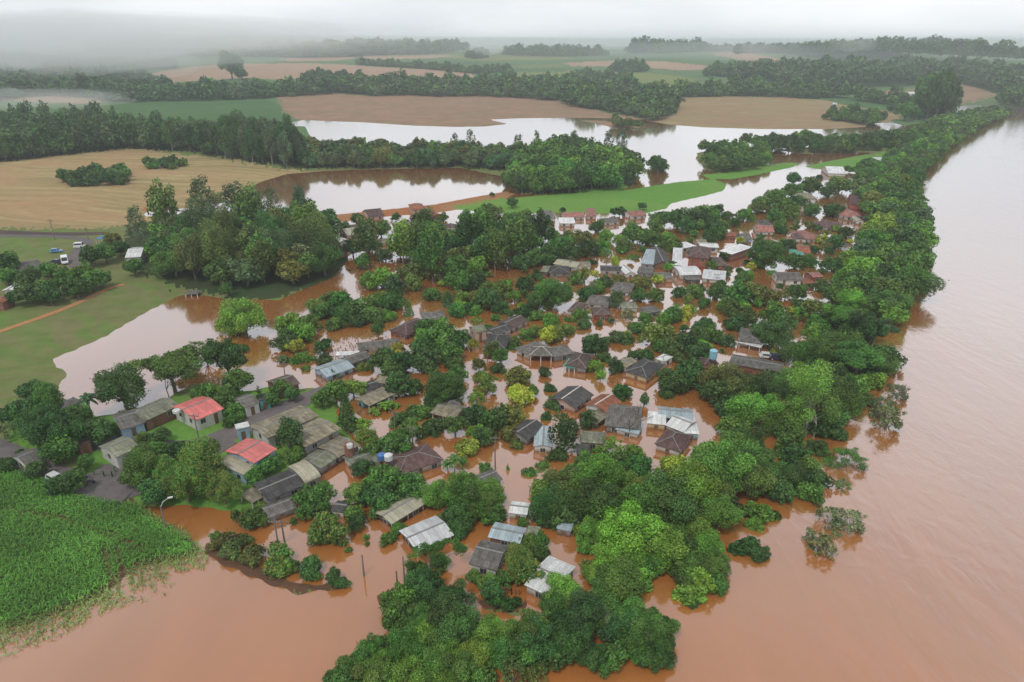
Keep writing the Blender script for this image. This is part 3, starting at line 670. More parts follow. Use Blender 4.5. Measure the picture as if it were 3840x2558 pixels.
h('E4', (1290,778), (1455,785), (1440,740), 'g', 'cr', 'c', 2.6, 'cream low roof behind dark round trees', .2)
# --- right side, toward the river
h('C4', (1190,538), (1358,542), (1332,492), 'h', 'fc', 'w', 5.0, 'white two storey house with pale hip roof', .35)
h('C4', (700,905), (890,912), (885,850), 'g', 'pk', 'w', 2.8, 'white house with pink awning roof', .3)
h('C4', (745,838), (882,842), (872,790), 'h', 'dk', 'w', 2.8, 'dark roof behind pink awning roof', .3)
h('C4', (940,1432), (1202,1438), (1190,1362), 'g', 'gr', 'w', 3.8, 'big white walled house with grey gable', .3)
h('C4', (550,992), (650,992), (642,935), 'g', 'gr', 'l', 2.6, 'small pale blue walled house', .3)
h('C4', (330,950), (472,955), (468,920), 'g', 'tr', 'k', 2.6, 'thin terracotta roof above white flat roof', .25)
h('C4', (1680,742), (1895,732), (1852,650), 'h', 'pk', 'w', 3.2, 'broad rose hip roof by the river belt', .35)
h('C4', (1730,610), (1862,620), (1842,520), 'g', 'ma', 'r', 4.2, 'red brick house under the river belt', .3)
h('C4', (1800,790), (1880,792), (1876,735), 'G', 'cr', 'w', 2.8, 'cream gable below rose hip roof', .4)
h('C4', (1470,862), (1640,832), (1595,760), 'h', 'ma', 'w', 2.7, 'mauve hip roof by the bright street', .35)
h('C4', (1130,985), (1250,992), (1285,920), 'h', 'ma', 'w', 2.6, 'dusky mauve roof left of rosy roof', .3)
h('C4', (1260,992), (1430,982), (1425,890), 'h', 'pk', 'w', 2.7, 'rosy brown hip roof at bright junction', .35)
h('C4', (1160,1145), (1300,1152), (1265,1062), 'g', 'tr', 'r', 2.5, 'patched red tile roof among trees', .25)
h('C4', (1100,1168), (1230,1172), (1200,1122), 's', 'te', 'w', 2.6, 'small jade green sheet roof', .2)
h('C4', (1490,262), (1680,268), (1662,212), 'g', 'wh', 'w', 3.4, 'white house at the far village end', .25)
h('C4', (2000,162), (2096,162), (2082,133), 's', 'wh', 'w', 2.8, 'lower white shed by far green strip', .1, cat='shed', name='shed')
h('C4', (2062,122), (2162,122), (2130,95), 's', 'wh', 'w', 2.8, 'upper white shed by far green strip', .1, cat='shed', name='shed')
h('C4', (1320,1412), (1432,1402), (1420,1348), 'g', 'pk', 'r', 2.6, 'pink red roof at the flooded crossing', .3)
h('C4', (1220,1482), (1345,1470), (1330,1415), 's', 'tr', 'r', 2.4, 'rust red lean-to at flooded crossing', .2, cat='shed', name='shed')
h('C4', (1660,1072), (1752,1062), (1722,1028), 's', 'gr', 'w', 2.5, 'small grey porch under river trees', .2, 'o', cat='porch', name='porch')
h('F1', (785,812), (1045,850), (985,700), 'h', 'gr', 'w', 2.8, 'dark grey roof deep under big tree', .3)
h('F1', (790,835), (1035,892), (1045,852), 's', 'wh', 'w', 2.3, 'white porch sheet below dark grey roof', .2, 'o', cat='porch', name='porch')
h('F1', (700,1065), (1252,1165), (1272,1062), 'g', 'gr', 'k', 2.8, 'long slate grey roof by parked things', .2)
h('F1', (415,1078), (575,1068), (600,988), 'h', 'ma', 'k', 2.7, 'reddish roof left of long slate roof', .3)
h('C3', (2112,642), (2222,642), (2222,582), 'g', 'fc', 'p', 3.2, 'pale pink walled house behind white box', .25)
# far white buildings across the lake
def farbox(px, py, w, dpt, zt, label):
    x, y = onland(px * K, py * K); g = float(cap(x, y))
    e = tag(link('farm_building', None, loc=(x, y, g)), label, 'farm building'); q = MB()
    q.box(-w / 2, w / 2, -dpt / 2, dpt / 2, -1, zt); q.build('wall', wallmat('w'), e); r = MB()
    r.slab([(-w/2-.5, -dpt/2-.5, zt), (w/2+.5, -dpt/2-.5, zt), (w/2+.5, 0, zt+2), (-w/2-.5, 0, zt+2)], .2)
    r.slab([(-w/2-.5, 0, zt+2), (w/2+.5, 0, zt+2), (w/2+.5, dpt/2+.5, zt), (-w/2-.5, dpt/2+.5, zt)], .2)
    r.build('roof', roofmat('wh'), e)
farbox(2085, 222, 16, 9, 4, 'white farm building left of the dark tree block')
farbox(1916, 250, 4, 4, 5, 'tiny white hut standing in the tan far field')
farbox(2321, 232, 5, 4, 4, 'tiny white hut on the far right shore')
# ================================================================ trees
rng = np.random.default_rng(11)
def leaves(C, Rr, n, s, vz=1.0, zc=0.0, fill=.35, up=.2, colv=.32, elong=1.3):
    C = np.asarray(C, float); Rr = np.asarray(Rr, float)
    k = rng.choice(len(C), n * 2, p=Rr ** 2 / np.sum(Rr ** 2))
    d = rng.normal(size=(n * 2, 3)); d[:, 2] += .25; d /= np.linalg.norm(d, axis=1)[:, None]
    rad = Rr[k] * np.where(rng.random(n * 2) < fill, rng.uniform(.4, .9, n * 2), rng.uniform(.86, 1.12, n * 2)); rad *= np.where(rng.random(n * 2) < .07, rng.uniform(1.1, 1.45, n * 2), 1)
    p = C[k] + d * rad[:, None]
    ok = np.ones(n * 2, bool)
    for j in range(len(C)):
        ok &= ~((np.linalg.norm(p - C[j], axis=1) < Rr[j] * .72) & (k != j))
    p, d, k = p[ok][:n], d[ok][:n], k[ok][:n]; n = len(p)
    nn = d * .8 + rng.normal(size=(n, 3)) * .55 + np.array([0, 0, up]); nn /= np.linalg.norm(nn, axis=1)[:, None]
    a = np.cross(nn, rng.normal(size=(n, 3))); a /= np.linalg.norm(a, axis=1)[:, None] + 1e-9; b = np.cross(nn, a)
    sz = s * rng.uniform(.6, 1.4, n); a *= (sz * elong)[:, None] / 2; b *= sz[:, None] / 2
    p = p * np.array([1, 1, vz]) + np.array([0, 0, zc])
    V = np.stack([p - a * 1.1, p - b, p + a, p + b], 1).reshape(-1, 3)
    lump = rng.uniform(1 - colv, 1 + colv, (len(C), 1)) * np.array([[1, 1, 1]]) * (1 + rng.normal(size=(len(C), 3)) * .05)
    c = lump[k] * rng.uniform(.62, 1.4, (n, 1))
    return V, np.repeat(np.clip(c, .2, 2), 4, 0)
def crown_lumps(nl, r0=.36, spread=.66, flat=1.0, low=-.45):
    C = [(rng.uniform(-.12, .12), rng.uniform(-.12, .12), -.05)]; Rr = [.52]
    ang = rng.random() * 6; lob = rng.uniform(0, 6.28, 3)
    for i in range(nl):
        z = low + (1 - low) * ((i + .5) / nl) ** .8; w = ang + i * 2.39996 + rng.normal() * .3
        if rng.random() < .12: continue
        k = 1 + .17 * math.sin(2 * w + lob[0]) + .13 * math.sin(3 * w + lob[1] + 2 * z) + .1 * math.sin(5 * w + lob[2])
        q = math.sqrt(max(0, 1 - z * z)); s = spread * rng.uniform(.78, 1.24) * k
        C.append((q * math.cos(w) * s, q * math.sin(w) * s, z * s * flat)); Rr.append(r0 * rng.uniform(.5, 1.3))
    return C, Rr
LOD = {2: (12500, .050), 1: (2200, .115), 0: (480, .23)}
def proto_crown(kind, lod):
    n, s = LOD[lod]
    if kind == 'B':
        C, Rr = crown_lumps(26, .33, .70); V, c = leaves(C, Rr, n, s, .86, .92)
    elif kind == 'U':                   # umbrella: wide and flat, stems showing below
        C, Rr = crown_lumps(26, .28, .76, low=.0); V, c = leaves(C, Rr, n, s, .62, 1.1)
    elif kind == 'G':                   # loose, feathery
        C, Rr = crown_lumps(30, .24, .80, low=-.5); C, Rr = C[1:], Rr[1:]; V, c = leaves(C, Rr, int(n * .55), s * .85, .9, .95, fill=.6)
    elif kind == 'S':
        C, Rr = crown_lumps(16, .36, .66, low=-.1); V, c = leaves(C, Rr, int(n * .8), s * 1.1, .85, .45)
    elif kind == 'T':
        C, Rr = crown_lumps(12, .36, .6); V, c = leaves(C, Rr, int(n * .5), s * 1.2, 1.0, .95)
    elif kind == 'K':
        C, Rr = crown_lumps(24, .34, .70); V, c = leaves(C, Rr, n, s, 1.6, 1.5)
    elif kind == 'C':
        C, Rr = [], []
        for i in range(34):
            t = i / 33; q = (1 - t) ** .85 * .72; w = i * 2.4
            C.append((q * math.cos(w), q * math.sin(w), -1 + 2 * t)); Rr.append(.34 * (1 - t) + .12)
        V, c = leaves(C, Rr, n, s, 1.9, 1.85, up=-.2)
    elif kind == 'E':                   # tall, tufts on bare limbs
        C, Rr = [], []
        for i in range(15):
            w = i * 2.4 + rng.random(); z = -1 + 2.0 * (i + .5) / 15; q = (.75 - .35 * z) * rng.uniform(.4, 1.1) * (1 if z > -.6 else .8)
            C.append((q * math.cos(w), q * math.sin(w), z)); Rr.append(rng.uniform(.26, .42))
        V, c = leaves(C, Rr, int(n * .8), s * .9, 1.35, 2.5, fill=.55)
    elif kind == 'P':                   # fronds
        Vs = []; nf = 22
        for f in range(nf):
            w = f * 2.4; el = .95 - 1.25 * (f / nf); L = rng.uniform(.85, 1.05); m = 7
            base = np.array([0, 0, 2.3]); q = np.array([math.cos(w), math.sin(w), 0]); sd = np.array([-q[1], q[0], 0])
            pts = [base + q * L * (i / m) * math.cos(el) + np.array([0, 0, 1]) * (L * (i / m) * math.sin(el) - .55 * L * (i / m) ** 2.2) for i in range(m + 1)]
            for i in range(m):
                for sg in (-1, 1):
                    w0 = .17 * math.sin(math.pi * (i + .5) / (m + .5)) + .03
                    d0 = sd * sg * w0 + np.array([0, 0, -w0 * .6]) + q * .05
                    Vs.append([pts[i], pts[i] + d0, pts[i + 1] + d0 * .8, pts[i + 1]])
        V = np.array(Vs).reshape(-1, 3); c = np.repeat(rng.uniform(.7, 1.3, (len(Vs), 1)), 4, 0) * np.ones((1, 3))
    elif kind == 'N':                   # banana clump
        Vs = []
        for st_ in range(5):
            o = np.array([rng.uniform(-.5, .5), rng.uniform(-.5, .5), 0]); hh = rng.uniform(.5, .9)
            for f in range(8):
                w = f * 2.4 + st_; el = rng.uniform(.2, 1.2); L = rng.uniform(.6, .9); m = 4
                q = np.array([math.cos(w), math.sin(w), 0]); sd = np.array([-q[1], q[0], 0])
                pts = [o + np.array([0, 0, hh]) + q * L * (i / m) * math.cos(el) + np.array([0, 0, 1]) * (L * (i / m) * math.sin(el) - .7 * L * (i / m) ** 2) for i in range(m + 1)]
                for i in range(m):
                    wa = .14 * math.sin(math.pi * (i + .35) / (m + .7)); wb = .14 * math.sin(math.pi * (i + 1.35) / (m + .7)) * (i < m - 1)
                    Vs.append([pts[i] - sd * wa, pts[i] + sd * wa, pts[i + 1] + sd * wb, pts[i + 1] - sd * wb])
        V = np.array(Vs).reshape(-1, 3); c = np.repeat(rng.uniform(.75, 1.3, (len(Vs), 1)), 4, 0) * np.ones((1, 3))
    return V, c, (C, Rr) if kind not in 'PN' else ([], [])
ZC = {'B': (.92, .86), 'U': (1.1, .62), 'G': (.95, .9), 'S': (.45, .85), 'T': (.95, 1.0), 'K': (1.5, 1.6), 'C': (1.85, 1.9), 'E': (2.5, 1.35), 'P': (2.3, 1), 'N': (.7, 1), 'R': (1.2, 1)}
def proto_trunk(kind, CL):
    b = MB(); zc, vz = ZC[kind]; r = {'B': .07, 'U': .07, 'E': .06, 'K': .07, 'C': .06, 'P': .055, 'N': .05, 'S': .05, 'T': .06, 'G': .045, 'R': .05}[kind]
    if kind == 'P':
        b.tube([(0, 0, -.4), (.04, 0, .8), (.02, .03, 1.6), (0, 0, 2.35)], [r * 1.4, r, r * .9, r * .8], 7); return b
    if kind == 'N':
        for w in range(3): b.tube([(.3 * math.cos(w * 2.1), .3 * math.sin(w * 2.1), -.3), (.25 * math.cos(w * 2.1), .25 * math.sin(w * 2.1), .7)], [.06, .04], 5)
        return b
    top = zc + (vz * .8 if kind in 'CKE' else vz * .1); fork = max(.25, (zc - vz * .75))
    b.tube([(0, 0, -.5), (.01, .02, fork * .6), (.03, -.02, fork), (.0, .02, (fork + top) / 2), (.02, 0, top)], [r * 1.5, r, r * .85, r * .6, r * .2], 7)
    C, Rr = CL
    for i in range(1, len(C), 3 if kind in 'BU' else 2):
        x, y, z = C[i]; e = np.array([x * .8, y * .8, zc + z * vz * .85])
        s0 = np.array([.01, 0, max(fork * .7, min(top, e[2]) - .6 * math.hypot(x, y) - .1) if kind in 'EKC' else fork * rng.uniform(.8, 1.2)])
        m = (s0 + e) / 2 + np.array([0, 0, .08 if kind in 'U' else -.02]); b.tube([s0, m, e], [r * .5, r * .34, r * .1], 5)
    return b
PRO = {}
def proto(kind, lod, mat=None):
    key = (kind, lod, mat)
    if key not in PRO:
        L = []
        for v in range(7 if kind == 'B' else 3):
            V, c, CL = proto_crown(kind, lod); tb = proto_trunk(kind, CL)
            Fq = np.arange(len(V)).reshape(-1, 4); lm = M_bloom if mat == 'F' else M_leaf
            bm_ = M_pale if kind in 'EG' else M_bark
            if lod > 0:
                L.append((mesh('crown', V, Fq, lm, c), tb.me('trunk', bm_), V, c))
            else:
                tv = np.array(tb.v); n = len(V); fs = [tuple(q) for q in Fq] + [tuple(i + n for i in f) for f in tb.f]
                L.append((mesh('tree', np.r_[V, tv], fs, None, np.r_[c, np.ones((len(tv), 3))], mats=[lm, bm_], mi=[0] * len(Fq) + [1] * len(tb.f)), None, V, c))
        PRO[key] = L
    return PRO[key]
def bare_tree(seed, mat, rad=.035):
    r2 = random.Random(seed); b = MB()
    def grow(p, d, L, r, k):
        q = [p[i] + d[i] * L for i in range(3)]; m = [(p[i] + q[i]) / 2 + r2.uniform(-.05, .05) * L for i in range(3)]
        b.tube([p, m, q], [r, r * .85, r * .65], 5)
        if k:
            for _ in range(3 if k > 1 else 2):
                nd = [d[0] + r2.uniform(-.8, .8), d[1] + r2.uniform(-.8, .8), d[2] + r2.uniform(-.3, .5)]
                l = math.sqrt(sum(t * t for t in nd)); grow(q, [t / l for t in nd], L * r2.uniform(.55, .75), r * .6, k - 1)
    grow([0, 0, -.4], [.03, 0, 1], 1.1, rad * 1.6, 4); return b
TINT = {'d': (.056, .122, .028), 'm': (.090, .185, .033), 'b': (.138, .268, .036), 'y': (.32, .37, .045), 'o': (.135, .165, .038),
        'g': (.17, .23, .09), 'e': (.09, .145, .055)}
LOOK = {'d': 'dark green', 'm': 'leaf green', 'b': 'bright green', 'y': 'yellow green', 'o': 'olive green', 'g': 'pale grey green', 'e': 'dull green'}
NAMES = {'B': ('broadleaf_tree', 'tree'), 'U': ('broadleaf_tree', 'tree'), 'G': ('loose_tree', 'tree'), 'S': ('shrub', 'shrub'), 'T': ('small_tree', 'small tree'),
         'K': ('tall_round_tree', 'tree'), 'C': ('conifer', 'conifer'), 'E': ('eucalyptus_tree', 'eucalyptus'), 'P': ('palm_tree', 'palm'), 'N': ('banana_plant', 'banana plant'), 'R': ('bare_tree', 'bare tree')}
FORM = {'B': 'round tree', 'U': 'spreading tree', 'G': 'loose thin tree', 'S': 'shrub', 'T': 'ball tree', 'K': 'tall oval tree', 'C': 'conifer', 'E': 'tall eucalyptus', 'P': 'palm', 'N': 'banana clump', 'R': 'leafless tree'}
TREES = []
PLAN = []
def plant(kind, tint, x, y, R, g=None, group=None, label=None, bloom=False, hs=1.0, name=None):
    g = h1(x, y) if g is None else g
    sx, sy, dep = to_px(x, y, g + ZC[kind][0] * R)
    nm, cat = NAMES[kind]
    if name: nm = name
    elif bloom and kind == 'B': nm = 'mango_tree'
    elif kind == 'B' and R < 3.0: nm, cat = 'small_tree', 'small tree'
    PLAN.append([nm, cat, kind, tint, x, y, R, g, group, label, bloom, hs, (sx, sy), R * F / dep])
def build_plan():
    cnt = {}; rest = []
    for p in sorted(PLAN, key=lambda q: -q[13]):
        nm, cat, kind, tint, x, y, R, g, group, label, bloom, hs, sp, rp = p
        lod = 2 if rp > 62 else 1 if rp > 22 else 0
        v = random.choice(proto(kind, lod, 'F' if bloom else None))
        rz = random.random() * 6.28; tt = np.clip(np.array(TINT[tint]) * rng.uniform(.78, 1.25) * (1 + rng.normal(size=3) * .06) * np.array([rng.uniform(.78, 1.18), 1, 1]), .005, 1)
        cnt[nm] = cnt.get(nm, 0) + 1
        if cnt[nm] > 300:
            V, c = random.choice(proto(kind, min(lod, 1)))[2:4]; q = V * (R, R, R * hs)
            rest.append((np.c_[q[:, 0] * math.cos(rz) - q[:, 1] * math.sin(rz) + x, q[:, 0] * math.sin(rz) + q[:, 1] * math.cos(rz) + y, q[:, 2] + g], c * tt)); continue
        o = link(nm, v[0] if v[1] is None else None, None, (x, y, g), rz, (R * rng.uniform(.86, 1.16), R * rng.uniform(.86, 1.16), R * hs * rng.uniform(.88, 1.15)))
        if v[1] is None: o.color = (*tt, 1)
        else:
            link('trunk', v[1], o); c = link('crown', v[0], o); c.color = (*tt, 1)
        tag(o, label, cat, group); TREES.append([o, kind, tint, R, sp, rp, bloom, label])
    if rest:
        V = np.concatenate([r[0] for r in rest]); o = link('smaller_trees', mesh('smaller_trees', V, np.arange(len(V)).reshape(-1, 4), M_leaf, np.concatenate([r[1] for r in rest])))
        o.color = (1, 1, 1, 1); tag(o, 'remaining smaller green trees among the flooded houses', 'trees', kind='stuff')
    print('COUNTS', cnt, 'rest', len(rest))
def solve(px, py, r, kind, g=0.0):
    d = ray(px, py); zc = ZC[kind][0]
    t = (CAMH - g) / (zc * r / F - d[2]); return d[0] * t, d[1] * t, r * t / F
